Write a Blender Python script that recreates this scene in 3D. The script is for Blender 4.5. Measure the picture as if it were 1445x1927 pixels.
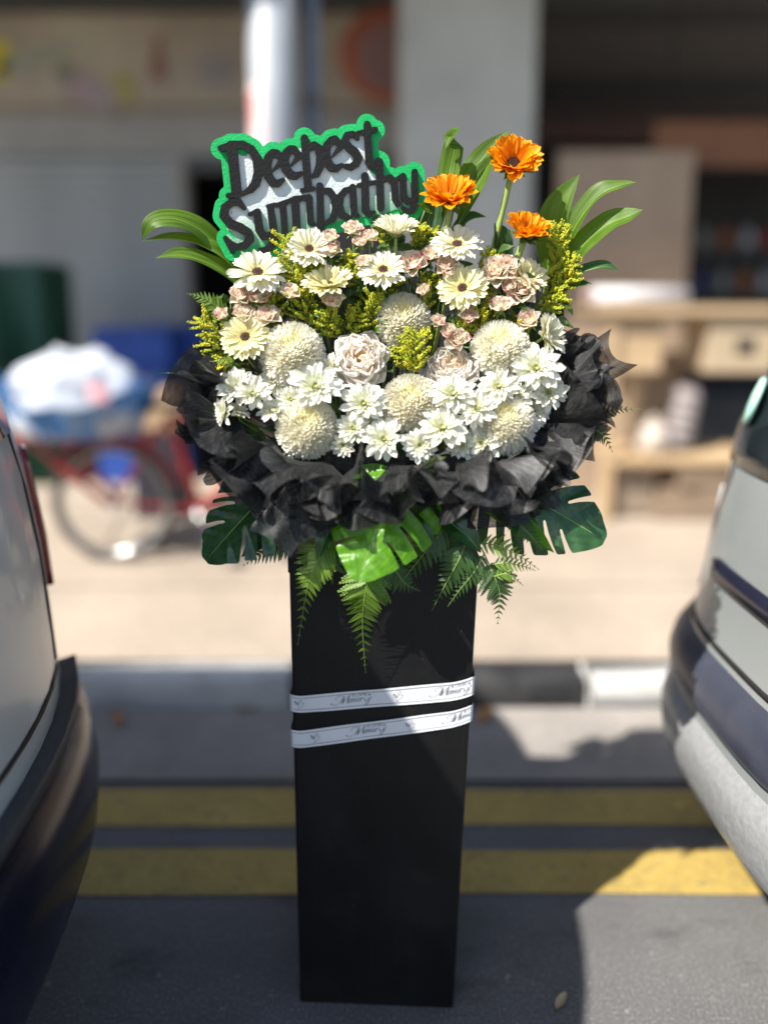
import bpy, math, random
import numpy as np
from mathutils import Vector, Matrix, noise

for o in list(bpy.data.objects):
    bpy.data.objects.remove(o)
scn = bpy.context.scene
COL = scn.collection
rnd = random.Random(7)
PI = math.pi
V = Vector

# ------------------------------------------------------------------ camera
PITCH = math.radians(8.0)
FPX = 1336.0                       # focal length in photograph pixels
CAMZ = 1.5
Y0 = 572 + FPX * math.tan(PITCH)   # principal point row
cam_d = bpy.data.cameras.new('camera')
cam = bpy.data.objects.new('camera', cam_d)
COL.objects.link(cam)
cam.location = (0, 0, CAMZ)
cam.rotation_euler = (math.radians(90) - PITCH, 0, 0)
cam_d.sensor_fit = 'VERTICAL'
cam_d.sensor_height = 36
cam_d.lens = 36 * FPX / 1927
cam_d.shift_y = -(963.5 - Y0) / 1927
cam_d.clip_start = 0.02
cam_d.clip_end = 500
cam_d.dof.use_dof = True
cam_d.dof.focus_distance = 1.36
APERTURE = 0.064
cam_d.dof.aperture_fstop = (cam_d.lens / 1000) / APERTURE
cam_d.dof.aperture_blades = 6
scn.camera = cam

# ------------------------------------------------------------------ light
SA, SB = 0.66, 0.52                # sun: travel along +x and +y for each metre of fall
sun_dir = V((SA, SB, -1)).normalized()
world = bpy.data.worlds.new('World')
scn.world = world
world.use_nodes = True
wn = world.node_tree
bg = wn.nodes['Background']
sky = wn.nodes.new('ShaderNodeTexSky')
sky.sky_type = 'NISHITA'
sky.sun_disc = False
sky.sun_elevation = math.asin(-sun_dir.z)
sky.sun_rotation = math.atan2(-sun_dir.x, -sun_dir.y) % (2 * PI)
wn.links.new(sky.outputs[0], bg.inputs[0])
bg.inputs[1].default_value = 0.10
sl = bpy.data.lights.new('sun', 'SUN')
sl.energy = 4.8
sl.angle = math.radians(0.53)
sl.color = (1.0, 0.955, 0.88)
so = bpy.data.objects.new('sun', sl)
COL.objects.link(so)
so.rotation_euler = sun_dir.to_track_quat('-Z', 'Y').to_euler()
so.location = (-4, -3, 8)
scn.view_settings.view_transform = 'Standard'
scn.view_settings.look = 'None'
scn.view_settings.gamma = 1
scn.view_settings.exposure = 1.05
scn.render.engine = 'CYCLES'
scn.cycles.max_bounces = 12
scn.cycles.diffuse_bounces = 7
scn.cycles.transmission_bounces = 10
scn.cycles.transparent_max_bounces = 8

# ------------------------------------------------------------------ projection helpers
FWD = V((0, math.cos(PITCH), -math.sin(PITCH)))
UPV = V((0, math.sin(PITCH), math.cos(PITCH)))
CAM = V((0, 0, CAMZ))


def ray(px, py):
    return V(((px - 722.5) / FPX, 0, 0)) + FWD + UPV * (-(py - Y0) / FPX)


def P(px, py, y):
    d = ray(px, py)
    return CAM + d * (y / d.y)


def G(px, py, z=0.0):
    d = ray(px, py)
    return CAM + d * ((z - CAMZ) / d.z)


def dep(p):
    return (p - CAM).dot(FWD)


def upx(p):
    """metres per photograph pixel at a point"""
    return dep(p) / FPX


def DD(py):
    """depth of the leaning face of the bouquet"""
    return 1.30 + (820 - py) / 520 * 0.13


# ------------------------------------------------------------------ mesh helpers
class MB:
    def __init__(s):
        s.v, s.f, s.uv = [], [], []

    def vert(s, p, uv=(0, 0)):
        s.v.append(tuple(p)); s.uv.append(uv)
        return len(s.v) - 1

    def grid(s, fn, nu, nv, flip=False, closed=False):
        b = len(s.v)
        for j in range(nv + 1):
            for i in range(nu + 1):
                u, v = i / nu, j / nv
                s.vert(fn(u, v), (u, v))
        for j in range(nv):
            for i in range(nu):
                a = b + j * (nu + 1) + i
                q = (a, a + 1, a + nu + 2, a + nu + 1)
                s.f.append(q[::-1] if flip else q)

    def tube(s, pts, rad, n=6, cap=True):
        pts = [V(p) for p in pts]
        if not hasattr(rad, '__len__'):
            rad = [rad] * len(pts)
        b = len(s.v)
        ref = None
        for k, p in enumerate(pts):
            t = (pts[min(k + 1, len(pts) - 1)] - pts[max(k - 1, 0)])
            t = t.normalized() if t.length > 1e-9 else V((0, 0, 1))
            if ref is None:
                ref = t.orthogonal().normalized()
            ref = (ref - t * ref.dot(t))
            ref = ref.normalized() if ref.length > 1e-6 else t.orthogonal().normalized()
            q = t.cross(ref)
            for i in range(n):
                a = 2 * PI * i / n
                s.vert(p + (ref * math.cos(a) + q * math.sin(a)) * rad[k], (i / n, k / max(1, len(pts) - 1)))
        for k in range(len(pts) - 1):
            for i in range(n):
                a = b + k * n + i; c = b + k * n + (i + 1) % n
                s.f.append((a, c, c + n, a + n))
        if cap:
            s.f.append(tuple(b + i for i in range(n))[::-1])
            s.f.append(tuple(b + (len(pts) - 1) * n + i for i in range(n)))

    def box(s, c, d, rot=None, bev=0.0):
        c = V(c); h = V(d) / 2
        R = rot if rot is not None else Matrix.Identity(3)
        b = len(s.v)
        if bev <= 0:
            for sx in (-1, 1):
                for sy in (-1, 1):
                    for sz in (-1, 1):
                        s.vert(c + R @ V((sx * h.x, sy * h.y, sz * h.z)))
            for q in ((0, 1, 3, 2), (4, 6, 7, 5), (0, 4, 5, 1), (2, 3, 7, 6), (0, 2, 6, 4), (1, 5, 7, 3)):
                s.f.append(tuple(b + i for i in q))
            return
        idx = {}
        for sx in (-1, 1):
            for sy in (-1, 1):
                for sz in (-1, 1):
                    sg = (sx, sy, sz)
                    for ax in range(3):
                        p = [sg[i] * (h[i] - (0 if i == ax else bev)) for i in range(3)]
                        idx[(sg, ax)] = s.vert(c + R @ V(p))
        for ax in range(3):
            o1, o2 = [i for i in range(3) if i != ax]
            for sg in (-1, 1):
                ring = []
                for a, e in ((-1, -1), (1, -1), (1, 1), (-1, 1)):
                    t = [0, 0, 0]; t[ax] = sg; t[o1] = a; t[o2] = e
                    ring.append(idx[(tuple(t), ax)])
                s.f.append(tuple(ring))
        for ax in range(3):
            o1, o2 = [i for i in range(3) if i != ax]
            for a in (-1, 1):
                for e in (-1, 1):
                    t0 = [0, 0, 0]; t0[o1] = a; t0[o2] = e
                    t1 = list(t0); t0[ax] = -1; t1[ax] = 1
                    t0, t1 = tuple(t0), tuple(t1)
                    s.f.append((idx[(t0, o1)], idx[(t1, o1)], idx[(t1, o2)], idx[(t0, o2)]))
        for sx in (-1, 1):
            for sy in (-1, 1):
                for sz in (-1, 1):
                    t = (sx, sy, sz)
                    s.f.append((idx[(t, 0)], idx[(t, 1)], idx[(t, 2)]))

    def lathe(s, prof, n=12, M=None):
        M = M or Matrix.Identity(4)
        b = len(s.v)
        for r, z in prof:
            for i in range(n):
                a = 2 * PI * i / n
                s.vert(M @ V((r * math.cos(a), r * math.sin(a), z)), (i / n, z))
        for k in range(len(prof) - 1):
            for i in range(n):
                a = b + k * n + i; c = b + k * n + (i + 1) % n
                s.f.append((a, c, c + n, a + n))
        s.f.append(tuple(b + i for i in range(n))[::-1])
        s.f.append(tuple(b + (len(prof) - 1) * n + i for i in range(n)))

    def octa(s, c, r, st=1.0, d=None):
        c = V(c); b = len(s.v)
        for p in ((1, 0, 0), (-1, 0, 0), (0, 1, 0), (0, -1, 0), (0, 0, st), (0, 0, -st)):
            s.vert(c + V(p) * r)
        for q in ((0, 2, 4), (2, 1, 4), (1, 3, 4), (3, 0, 4), (2, 0, 5), (1, 2, 5), (3, 1, 5), (0, 3, 5)):
            s.f.append(tuple(b + i for i in q))

    def add(s, o, M):
        b = len(s.v)
        for p, uv in zip(o.v, o.uv):
            s.vert(M @ V(p), uv)
        for q in o.f:
            s.f.append(tuple(b + i for i in q))

    def mesh(s, name, smooth=True):
        me = bpy.data.meshes.new(name)
        me.from_pydata(s.v, [], s.f)
        if smooth:
            me.polygons.foreach_set('use_smooth', [True] * len(me.polygons))
        uvl = me.uv_layers.new(name='UVMap')
        li = np.empty(len(me.loops), dtype=np.int32)
        me.loops.foreach_get('vertex_index', li)
        uvl.data.foreach_set('uv', np.array(s.uv, dtype=np.float32)[li].ravel())
        me.update()
        return me


def obj(name, mb, mat, parent=None, M=None, smooth=True, kind=None):
    me = mb if isinstance(mb, bpy.types.Mesh) else mb.mesh(name, smooth)
    if mat is not None and not me.materials:
        me.materials.append(mat)
    o = bpy.data.objects.new(name, me)
    COL.objects.link(o)
    if parent is not None:
        o.parent = parent
    if M is not None:
        o.matrix_basis = M
    if kind:
        o['kind'] = kind
    return o


def tag(o, label, cat, group=None):
    o['label'] = label; o['category'] = cat
    if group:
        o['group'] = group
    return o


def thing(name, label, cat, M=None, group=None):
    o = bpy.data.objects.new(name, None)
    o.empty_display_size = 0.02
    COL.objects.link(o)
    if M is not None:
        o.matrix_basis = M if isinstance(M, Matrix) else Matrix.Translation(V(M))
    return tag(o, label, cat, group)


def bez(p0, p1, p2, p3, n=8):
    out = []
    for i in range(n + 1):
        t = i / n; k = 1 - t
        out.append(p0 * k ** 3 + p1 * 3 * k * k * t + p2 * 3 * k * t * t + p3 * t ** 3)
    return out


def spline(pts, n):
    """Catmull-Rom through points, n samples a span"""
    pts = [V(p) for p in pts]
    q = [pts[0] * 2 - pts[1]] + pts + [pts[-1] * 2 - pts[-2]]
    out = []
    for i in range(1, len(q) - 2):
        for k in range(n):
            t = k / n
            a, b, c, d = q[i - 1], q[i], q[i + 1], q[i + 2]
            out.append(0.5 * ((b * 2) + (c - a) * t + (a * 2 - b * 5 + c * 4 - d) * t * t + (b * 3 - a - c * 3 + d) * t ** 3))
    out.append(pts[-1])
    return out


def frame(p, n, spin=0.0, scale=1.0, xhint=None):
    n = n.normalized()
    x = (xhint or V((1, 0, 0))); x = (x - n * x.dot(n)).normalized()
    y = n.cross(x)
    R = Matrix((x, y, n)).transposed().to_4x4()
    return Matrix.Translation(p) @ R @ Matrix.Rotation(spin, 4, 'Z') @ Matrix.Scale(scale, 4)


def view_basis(p):
    B = (CAM - p).normalized()
    R = V((1, 0, 0)); R = (R - B * R.dot(B)).normalized()
    return R, B.cross(R), B


# ------------------------------------------------------------------ implicit outlines -> meshes
def sd_strokes(X, Y, strokes):
    D = np.full(X.shape, 1e9)
    for st in strokes:
        for (x0, y0, r0), (x1, y1, r1) in zip(st[:-1], st[1:]):
            dx, dy = x1 - x0, y1 - y0
            L = dx * dx + dy * dy + 1e-12
            t = np.clip(((X - x0) * dx + (Y - y0) * dy) / L, 0, 1)
            d = np.hypot(X - x0 - t * dx, Y - y0 - t * dy) - (r0 + (r1 - r0) * t)
            D = np.minimum(D, d)
    return D


def sd_poly(X, Y, poly):
    d = np.full(X.shape, 1e9); ins = np.zeros(X.shape, bool)
    n = len(poly)
    for i in range(n):
        x0, y0 = poly[i]; x1, y1 = poly[(i + 1) % n]
        dx, dy = x1 - x0, y1 - y0
        t = np.clip(((X - x0) * dx + (Y - y0) * dy) / (dx * dx + dy * dy + 1e-12), 0, 1)
        d = np.minimum(d, np.hypot(X - x0 - t * dx, Y - y0 - t * dy))
        c = ((y0 > Y) != (y1 > Y))
        with np.errstate(divide='ignore', invalid='ignore'):
            xi = (x1 - x0) * (Y - y0) / ((y1 - y0) if y1 != y0 else 1e-12) + x0
        ins ^= c & (X < xi)
    return np.where(ins, -d, d)


def march(F, xs, ys):
    """region F<0 as polygons: 2D verts, faces (counter-clockwise in x,y) and directed border edges"""
    vs, fs, key = [], [], {}
    ny, nx = F.shape
    inside = F < 0
    act = inside[:-1, :-1] | inside[1:, :-1] | inside[:-1, 1:] | inside[1:, 1:]

    def vid(k, p):
        if k not in key:
            key[k] = len(vs); vs.append(p)
        return key[k]
    for j, i in zip(*np.nonzero(act)):
        cs = ((j, i), (j, i + 1), (j + 1, i + 1), (j + 1, i))
        poly = []
        for a in range(4):
            c, d = cs[a], cs[(a + 1) % 4]
            fa, fb = F[c], F[d]
            if fa < 0:
                poly.append(vid(c, (xs[c[1]], ys[c[0]])))
            if (fa < 0) != (fb < 0):
                t = fa / (fa - fb)
                t = min(max(t, 0.02), 0.98)
                k = (c, d) if c < d else (d, c)
                poly.append(vid(k, (xs[c[1]] + (xs[d[1]] - xs[c[1]]) * t, ys[c[0]] + (ys[d[0]] - ys[c[0]]) * t)))
        if len(poly) >= 3:
            fs.append(tuple(poly))
    cnt = {}
    for f in fs:
        for a, b in zip(f, f[1:] + f[:1]):
            cnt[(a, b)] = cnt.get((a, b), 0) + 1
    border = [e for e in cnt if (e[1], e[0]) not in cnt]
    return vs, fs, border


def slab(F, xs, ys, fn, z0, z1, bevel=0.0):
    """extruded outline; fn(x, y, z) -> point"""
    vs, fs, border = march(F, xs, ys)
    mb = MB()
    for x, y in vs:
        mb.vert(fn(x, y, z1), (x, y))
    mb.f += fs
    if z0 is not None:
        rim = {}
        for a, b in border:
            for k in (a, b):
                if k not in rim:
                    rim[k] = (mb.vert(fn(*vs[k], z1)), mb.vert(fn(*vs[k], z0)))
            mb.f.append((rim[b][0], rim[a][0], rim[a][1], rim[b][1]))
    return mb


# ------------------------------------------------------------------ materials
def nodes(name):
    m = bpy.data.materials.new(name); m.use_nodes = True
    nt = m.node_tree
    return m, nt, nt.nodes['Principled BSDF']


def N(nt, t, **kw):
    n = nt.nodes.new(t)
    for k, v in kw.items():
        setattr(n, k, v)
    return n


def mixc(nt, fac, a, b, mode='MIX'):
    n = N(nt, 'ShaderNodeMix', data_type='RGBA', blend_type=mode)
    for s, v in ((n.inputs[0], fac), (n.inputs[6], a), (n.inputs[7], b)):
        if isinstance(v, (int, float)):
            s.default_value = v
        elif isinstance(v, (tuple, list)):
            s.default_value = (*v, 1) if len(v) == 3 else v
        else:
            nt.links.new(v, s)
    return n.outputs[2]


def ramp(nt, fac, stops):
    r = N(nt, 'ShaderNodeValToRGB')
    e = r.color_ramp.elements
    while len(e) < len(stops):
        e.new(0.5)
    for el, (p, c) in zip(e, stops):
        el.position = p
        el.color = (*c, 1) if hasattr(c, '__len__') else (c, c, c, 1)
    nt.links.new(fac, r.inputs[0])
    return r.outputs[0]


def noise_tex(nt, vec, scale, detail=4, rough=0.55):
    n = N(nt, 'ShaderNodeTexNoise')
    n.inputs['Scale'].default_value = scale
    n.inputs['Detail'].default_value = detail
    n.inputs['Roughness'].default_value = rough
    if vec is not None:
        nt.links.new(vec, n.inputs['Vector'])
    return n.outputs['Fac']


def coords(nt, kind='Object', scale=None, rot=None):
    tc = N(nt, 'ShaderNodeTexCoord')
    out = tc.outputs[kind]
    if scale or rot:
        mp = N(nt, 'ShaderNodeMapping')
        if scale:
            mp.inputs['Scale'].default_value = scale
        if rot:
            mp.inputs['Rotation'].default_value = rot
        nt.links.new(out, mp.inputs['Vector']); out = mp.outputs[0]
    return out


def add_bump(nt, bsdf, h, strength=0.3, dist=0.01):
    b = N(nt, 'ShaderNodeBump')
    b.inputs['Strength'].default_value = strength
    b.inputs['Distance'].default_value = dist
    nt.links.new(h, b.inputs['Height'])
    nt.links.new(b.outputs[0], bsdf.inputs['Normal'])
    return b


def transl(nt, bsdf, colsock, fac):
    out = nt.nodes['Material Output']
    tr = N(nt, 'ShaderNodeBsdfTranslucent')
    if isinstance(colsock, tuple):
        tr.inputs[0].default_value = (*colsock, 1)
    else:
        nt.links.new(colsock, tr.inputs[0])
    mx = N(nt, 'ShaderNodeMixShader')
    mx.inputs[0].default_value = fac
    nt.links.new(bsdf.outputs[0], mx.inputs[1]); nt.links.new(tr.outputs[0], mx.inputs[2])
    nt.links.new(mx.outputs[0], out.inputs[0])
    return mx


def plain(name, col, rough=0.5, col2=None, vs=8.0, metal=0.0, bump=0.0, bs=60.0, stretch=None, spec=0.5, coat=0.0, spread=(0.35, 0.65)):
    m, nt, b = nodes(name)
    b.inputs['Roughness'].default_value = rough
    b.inputs['Metallic'].default_value = metal
    b.inputs['Specular IOR Level'].default_value = spec
    b.inputs['Coat Weight'].default_value = coat
    vec = coords(nt, 'Object', stretch)
    c2 = col2 or tuple(c * 0.78 for c in col)
    f = noise_tex(nt, vec, vs)
    c = ramp(nt, f, ((spread[0], col), (spread[1], c2)))
    nt.links.new(c, b.inputs['Base Color'])
    if bump:
        add_bump(nt, b, noise_tex(nt, vec, bs, 5), bump, 0.006)
    return m


def petal_mat(name, base, mid, tip, tr=0.28, rough=0.5, streak=0.10, edge=None, edge_amt=0.0, vary=True):
    m, nt, b = nodes(name)
    b.inputs['Roughness'].default_value = rough
    b.inputs['Specular IOR Level'].default_value = 0.3
    tc = N(nt, 'ShaderNodeTexCoord')
    sx = N(nt, 'ShaderNodeSeparateXYZ'); nt.links.new(tc.outputs['UV'], sx.inputs[0])
    c = ramp(nt, sx.outputs[1], ((0.0, base), (0.45, mid), (0.95, tip)))
    mp = N(nt, 'ShaderNodeMapping'); mp.inputs['Scale'].default_value = (9, 0.8, 1)
    nt.links.new(tc.outputs['UV'], mp.inputs[0])
    oi = N(nt, 'ShaderNodeObjectInfo')
    ad = N(nt, 'ShaderNodeVectorMath', operation='ADD')
    nt.links.new(mp.outputs[0], ad.inputs[0]); nt.links.new(oi.outputs['Random'], ad.inputs[1])
    f = noise_tex(nt, ad.outputs[0], 1.6, 3)
    st = ramp(nt, f, ((0.35, 1 - streak), (0.6, 1.0)))
    c = mixc(nt, 1.0, c, st, 'MULTIPLY')
    c = c if not vary else mixc(nt, 1.0, c, ramp(nt, oi.outputs['Random'], ((0.0, (0.90, 0.88, 0.82)), (0.35, (0.97, 0.96, 0.94)), (1.0, (1.0, 1.0, 1.0)))), 'MULTIPLY')
    if edge:
        f2 = noise_tex(nt, coords(nt, 'Object', (2.2, 2.2, 2.2)), 1.5, 2)
        a = N(nt, 'ShaderNodeMath', operation='MULTIPLY_ADD')
        nt.links.new(f2, a.inputs[0]); a.inputs[1].default_value = 0.55; nt.links.new(sx.outputs[1], a.inputs[2])
        a2 = N(nt, 'ShaderNodeMath', operation='MULTIPLY_ADD')
        nt.links.new(oi.outputs['Random'], a2.inputs[0]); a2.inputs[1].default_value = 0.30; nt.links.new(a.outputs[0], a2.inputs[2])
        ef = ramp(nt, a2.outputs[0], ((0.0, 0.0), (0.99 - edge_amt, 0.0), (1.0, 1.0)))
        mr = N(nt, 'ShaderNodeMapRange')
        mr.inputs[1].default_value = 1.38; mr.inputs[2].default_value = 1.56
        nt.links.new(a2.outputs[0], mr.inputs[0])
        c = mixc(nt, mr.outputs[0], c, edge)
    nt.links.new(c, b.inputs['Base Color'])
    add_bump(nt, b, f, 0.25, 0.002)
    transl(nt, b, c, tr)
    return m


def leaf_mat(name, c1, c2, rough=0.35, tr=0.25, trc=None, veins=26.0, spec=0.5):
    m, nt, b = nodes(name)
    b.inputs['Roughness'].default_value = rough
    b.inputs['Specular IOR Level'].default_value = spec
    tc = N(nt, 'ShaderNodeTexCoord')
    mp = N(nt, 'ShaderNodeMapping'); mp.inputs['Scale'].default_value = (veins, 1.2, 1)
    nt.links.new(tc.outputs['UV'], mp.inputs[0])
    f = noise_tex(nt, mp.outputs[0], 1.0, 3)
    g = noise_tex(nt, tc.outputs['Object'], 18, 3)
    c = ramp(nt, f, ((0.38, c1), (0.60, c2)))
    c = mixc(nt, 1.0, c, ramp(nt, g, ((0.3, 0.72), (0.7, 1.15))), 'MULTIPLY')
    nt.links.new(c, b.inputs['Base Color'])
    add_bump(nt, b, f, 0.5, 0.003)
    transl(nt, b, trc or tuple(min(1, x * 2.2) for x in c2), tr)
    return m


MT = {}
MT['gerb_w'] = petal_mat('gerbera_white', (0.78, 0.74, 0.38), (0.84, 0.82, 0.62), (0.88, 0.87, 0.74), 0.25)
MT['gerb_y'] = petal_mat('gerbera_pale_yellow', (0.80, 0.72, 0.30), (0.84, 0.79, 0.44), (0.88, 0.85, 0.58), 0.28)
MT['gerb_in'] = petal_mat('gerbera_trans_florets', (0.55, 0.45, 0.10), (0.80, 0.70, 0.32), (0.86, 0.78, 0.45), 0.2)
MT['gerb_disc'] = plain('gerbera_dark_disc', (0.030, 0.010, 0.010), 0.6, (0.10, 0.035, 0.02), 140, bump=0.6, bs=200)
MT['sunf'] = petal_mat('sunflower_orange', (0.86, 0.25, 0.003), (0.93, 0.36, 0.004), (0.95, 0.43, 0.007), 0.40, streak=0.16)
MT['sunf_disc'] = plain('sunflower_disc', (0.05, 0.012, 0.008), 0.7, (0.14, 0.05, 0.015), 160, bump=0.8, bs=220)
MT['sepal'] = leaf_mat('sepal_green', (0.10, 0.17, 0.035), (0.20, 0.28, 0.08), 0.55, 0.2, (0.25, 0.4, 0.06))
MT['stem'] = plain('stem_green', (0.14, 0.22, 0.04), 0.5, (0.22, 0.30, 0.07), 40)
MT['stem_pale'] = plain('stem_pale_green', (0.34, 0.42, 0.12), 0.5, (0.24, 0.34, 0.08), 40)
MT['stem_dark'] = plain('stem_dark_green', (0.05, 0.09, 0.02), 0.5, (0.09, 0.12, 0.03), 40)
MT['peony'] = petal_mat('peony_blush', (0.97, 0.88, 0.76), (0.98, 0.94, 0.88), (0.98, 0.95, 0.92), 0.62, streak=0.02, vary=False)
MT['peony_in'] = petal_mat('peony_heart', (0.96, 0.74, 0.42), (0.97, 0.90, 0.76), (0.98, 0.94, 0.88), 0.62, streak=0.02, vary=False)
MT['stamen'] = plain('stamen_yellow', (0.80, 0.42, 0.05), 0.6, (0.75, 0.52, 0.12), 60)
MT['rose'] = petal_mat('spray_rose_cream', (0.84, 0.82, 0.54), (0.95, 0.90, 0.74), (0.95, 0.87, 0.76), 0.50, edge=(0.70, 0.10, 0.17), streak=0.08)
MT['rose_pale'] = petal_mat('spray_rose_dusky', (0.80, 0.76, 0.50), (0.94, 0.85, 0.69), (0.95, 0.86, 0.76), 0.50, edge=(0.70, 0.16, 0.22), streak=0.10)
MT['spray'] = petal_mat('spray_mum_white', (0.76, 0.80, 0.45), (0.86, 0.86, 0.74), (0.88, 0.875, 0.81), 0.28, streak=0.07)
MT['spray_in'] = petal_mat('spray_mum_inner', (0.62, 0.68, 0.16), (0.84, 0.84, 0.58), (0.90, 0.90, 0.82), 0.25)
MT['spray_disc'] = plain('spray_mum_disc', (0.45, 0.52, 0.05), 0.6, (0.62, 0.60, 0.10), 200, bump=0.5, bs=300)
MT['mum'] = petal_mat('pompom_mum', (0.93, 0.90, 0.70), (0.96, 0.945, 0.84), (0.97, 0.96, 0.91), 0.50, streak=0.06)
MT['mum_in'] = petal_mat('pompom_mum_heart', (0.92, 0.86, 0.48), (0.95, 0.92, 0.66), (0.96, 0.94, 0.78), 0.50, streak=0.06)
MT['gold'] = plain('goldenrod_bud', (0.58, 0.52, 0.015), 0.6, (0.34, 0.44, 0.03), 45)
MT['gold_stem'] = plain('goldenrod_stem', (0.20, 0.28, 0.03), 0.5, (0.30, 0.36, 0.05), 40)
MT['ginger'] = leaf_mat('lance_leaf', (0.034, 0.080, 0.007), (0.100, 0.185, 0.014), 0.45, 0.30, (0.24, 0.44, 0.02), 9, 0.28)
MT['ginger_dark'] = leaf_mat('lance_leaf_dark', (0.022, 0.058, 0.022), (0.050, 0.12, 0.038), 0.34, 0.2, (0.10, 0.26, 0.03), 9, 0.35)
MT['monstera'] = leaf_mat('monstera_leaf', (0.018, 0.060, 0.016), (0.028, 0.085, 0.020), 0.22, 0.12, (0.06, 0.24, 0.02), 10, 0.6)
MT['monstera_lit'] = leaf_mat('monstera_sunlit_tint', (0.085, 0.25, 0.006), (0.12, 0.33, 0.008), 0.34, 0.36, (0.24, 0.62, 0.01), 10)  # monstera green with the sunlight put into a brighter colour
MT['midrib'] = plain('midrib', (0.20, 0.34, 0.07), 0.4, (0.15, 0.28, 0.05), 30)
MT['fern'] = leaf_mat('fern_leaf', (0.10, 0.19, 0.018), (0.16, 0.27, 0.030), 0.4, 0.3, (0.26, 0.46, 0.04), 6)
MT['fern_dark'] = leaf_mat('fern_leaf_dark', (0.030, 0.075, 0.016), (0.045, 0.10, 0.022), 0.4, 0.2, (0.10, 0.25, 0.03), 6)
MT['rose_leaf'] = leaf_mat('rose_leaf', (0.040, 0.090, 0.018), (0.065, 0.13, 0.028), 0.42, 0.25, (0.16, 0.32, 0.04), 8)
MT['foam'] = plain('wet_foam', (0.05, 0.10, 0.04), 0.9, (0.03, 0.07, 0.03), 60)


def paper_mat():
    m, nt, b = nodes('black_nonwoven_paper')
    uv = coords(nt, 'UV', (1.6, 26.0, 1.0))
    f = noise_tex(nt, uv, 3.0, 6, 0.7)
    g = noise_tex(nt, coords(nt, 'Object'), 30, 3)
    c = ramp(nt, f, ((0.3, (0.005, 0.005, 0.0055)), (0.50, (0.010, 0.010, 0.0105)), (0.70, (0.055, 0.055, 0.056))))
    nt.links.new(c, b.inputs['Base Color'])
    b.inputs['Roughness'].default_value = 0.5
    b.inputs['Sheen Weight'].default_value = 0.12
    b.inputs['Sheen Roughness'].default_value = 0.4
    add_bump(nt, b, f, 0.35, 0.002)
    mx = transl(nt, b, (0.05, 0.047, 0.043), 0.12)
    out = nt.nodes['Material Output']
    tp = N(nt, 'ShaderNodeBsdfTransparent')
    m2 = N(nt, 'ShaderNodeMixShader')
    al = ramp(nt, f, ((0.38, 0.26), (0.62, 0.04)))
    nt.links.new(al, m2.inputs[0])
    nt.links.new(mx.outputs[0], m2.inputs[1]); nt.links.new(tp.outputs[0], m2.inputs[2])
    nt.links.new(m2.outputs[0], out.inputs[0])
    return m


MT['paper'] = paper_mat()


def card_mat():
    m, nt, b = nodes('black_card')
    f = noise_tex(nt, coords(nt, 'Object', (60, 60, 1.6)), 2.0, 6, 0.7)
    g = noise_tex(nt, coords(nt, 'Object'), 7, 4)
    dust = noise_tex(nt, coords(nt, 'Object', (1, 1, 0.5)), 260, 2, 0.4)
    c = ramp(nt, f, ((0.3, (0.0035, 0.0035, 0.004)), (0.62, (0.0048, 0.0048, 0.0052)), (0.80, (0.013, 0.013, 0.013))))
    c = mixc(nt, ramp(nt, dust, ((0.74, 0.0), (0.80, 0.5))), c, (0.10, 0.095, 0.09))
    c = mixc(nt, ramp(nt, g, ((0.50, 0.0), (0.75, 0.10))), c, (0.05, 0.047, 0.043))
    nt.links.new(c, b.inputs['Base Color'])
    nt.links.new(ramp(nt, g, ((0.3, 0.42), (0.7, 0.60))), b.inputs['Roughness'])
    b.inputs['Specular IOR Level'].default_value = 0.32
    add_bump(nt, b, noise_tex(nt, coords(nt, 'Object'), 5, 2), 0.12, 0.02)
    return m


MT['card'] = card_mat()
MT['liner'] = plain('kraft_liner', (0.42, 0.33, 0.22), 0.8, (0.34, 0.26, 0.17), 20)
MT['ribbon'] = plain('white_satin_ribbon', (0.70, 0.71, 0.73), 0.30, (0.66, 0.67, 0.69), 6, spec=0.6)
MT['ribbon_edge'] = plain('ribbon_woven_edge', (0.80, 0.80, 0.80), 0.35, (0.76, 0.76, 0.76), 6)
MT['ink'] = plain('grey_ink', (0.045, 0.045, 0.05), 0.5, (0.06, 0.06, 0.065), 30)


def foam_sheet(name, col, col2, grad=None):
    m, nt, b = nodes(name)
    vec = coords(nt, 'Object')
    f = noise_tex(nt, vec, 210, 3, 0.6)
    c = ramp(nt, noise_tex(nt, vec, 25, 4), ((0.35, col), (0.65, col2)))
    if grad:
        sx = N(nt, 'ShaderNodeSeparateXYZ'); nt.links.new(vec, sx.inputs[0])
        ad = N(nt, 'ShaderNodeMath', operation='MULTIPLY_ADD')
        nt.links.new(sx.outputs[0], ad.inputs[0]); ad.inputs[1].default_value = -0.22; nt.links.new(sx.outputs[1], ad.inputs[2])
        mr = N(nt, 'ShaderNodeMapRange')
        mr.inputs[1].default_value = -0.012; mr.inputs[2].default_value = -0.085
        nt.links.new(ad.outputs[0], mr.inputs[0])
        c = mixc(nt, mr.outputs[0], c, grad)
    nt.links.new(c, b.inputs['Base Color'])
    b.inputs['Roughness'].default_value = 0.65
    b.inputs['Specular IOR Level'].default_value = 0.3
    add_bump(nt, b, f, 0.55, 0.002)
    return m


MT['sign_green'] = foam_sheet('green_foam', (0.010, 0.43, 0.105), (0.014, 0.50, 0.135))
MT['sign_pale'] = foam_sheet('pale_foam', (0.62, 0.71, 0.69), (0.72, 0.75, 0.72), (0.02, 0.36, 0.12))
MT['sign_black'] = foam_sheet('black_foam', (0.006, 0.006, 0.006), (0.009, 0.009, 0.009))

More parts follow.
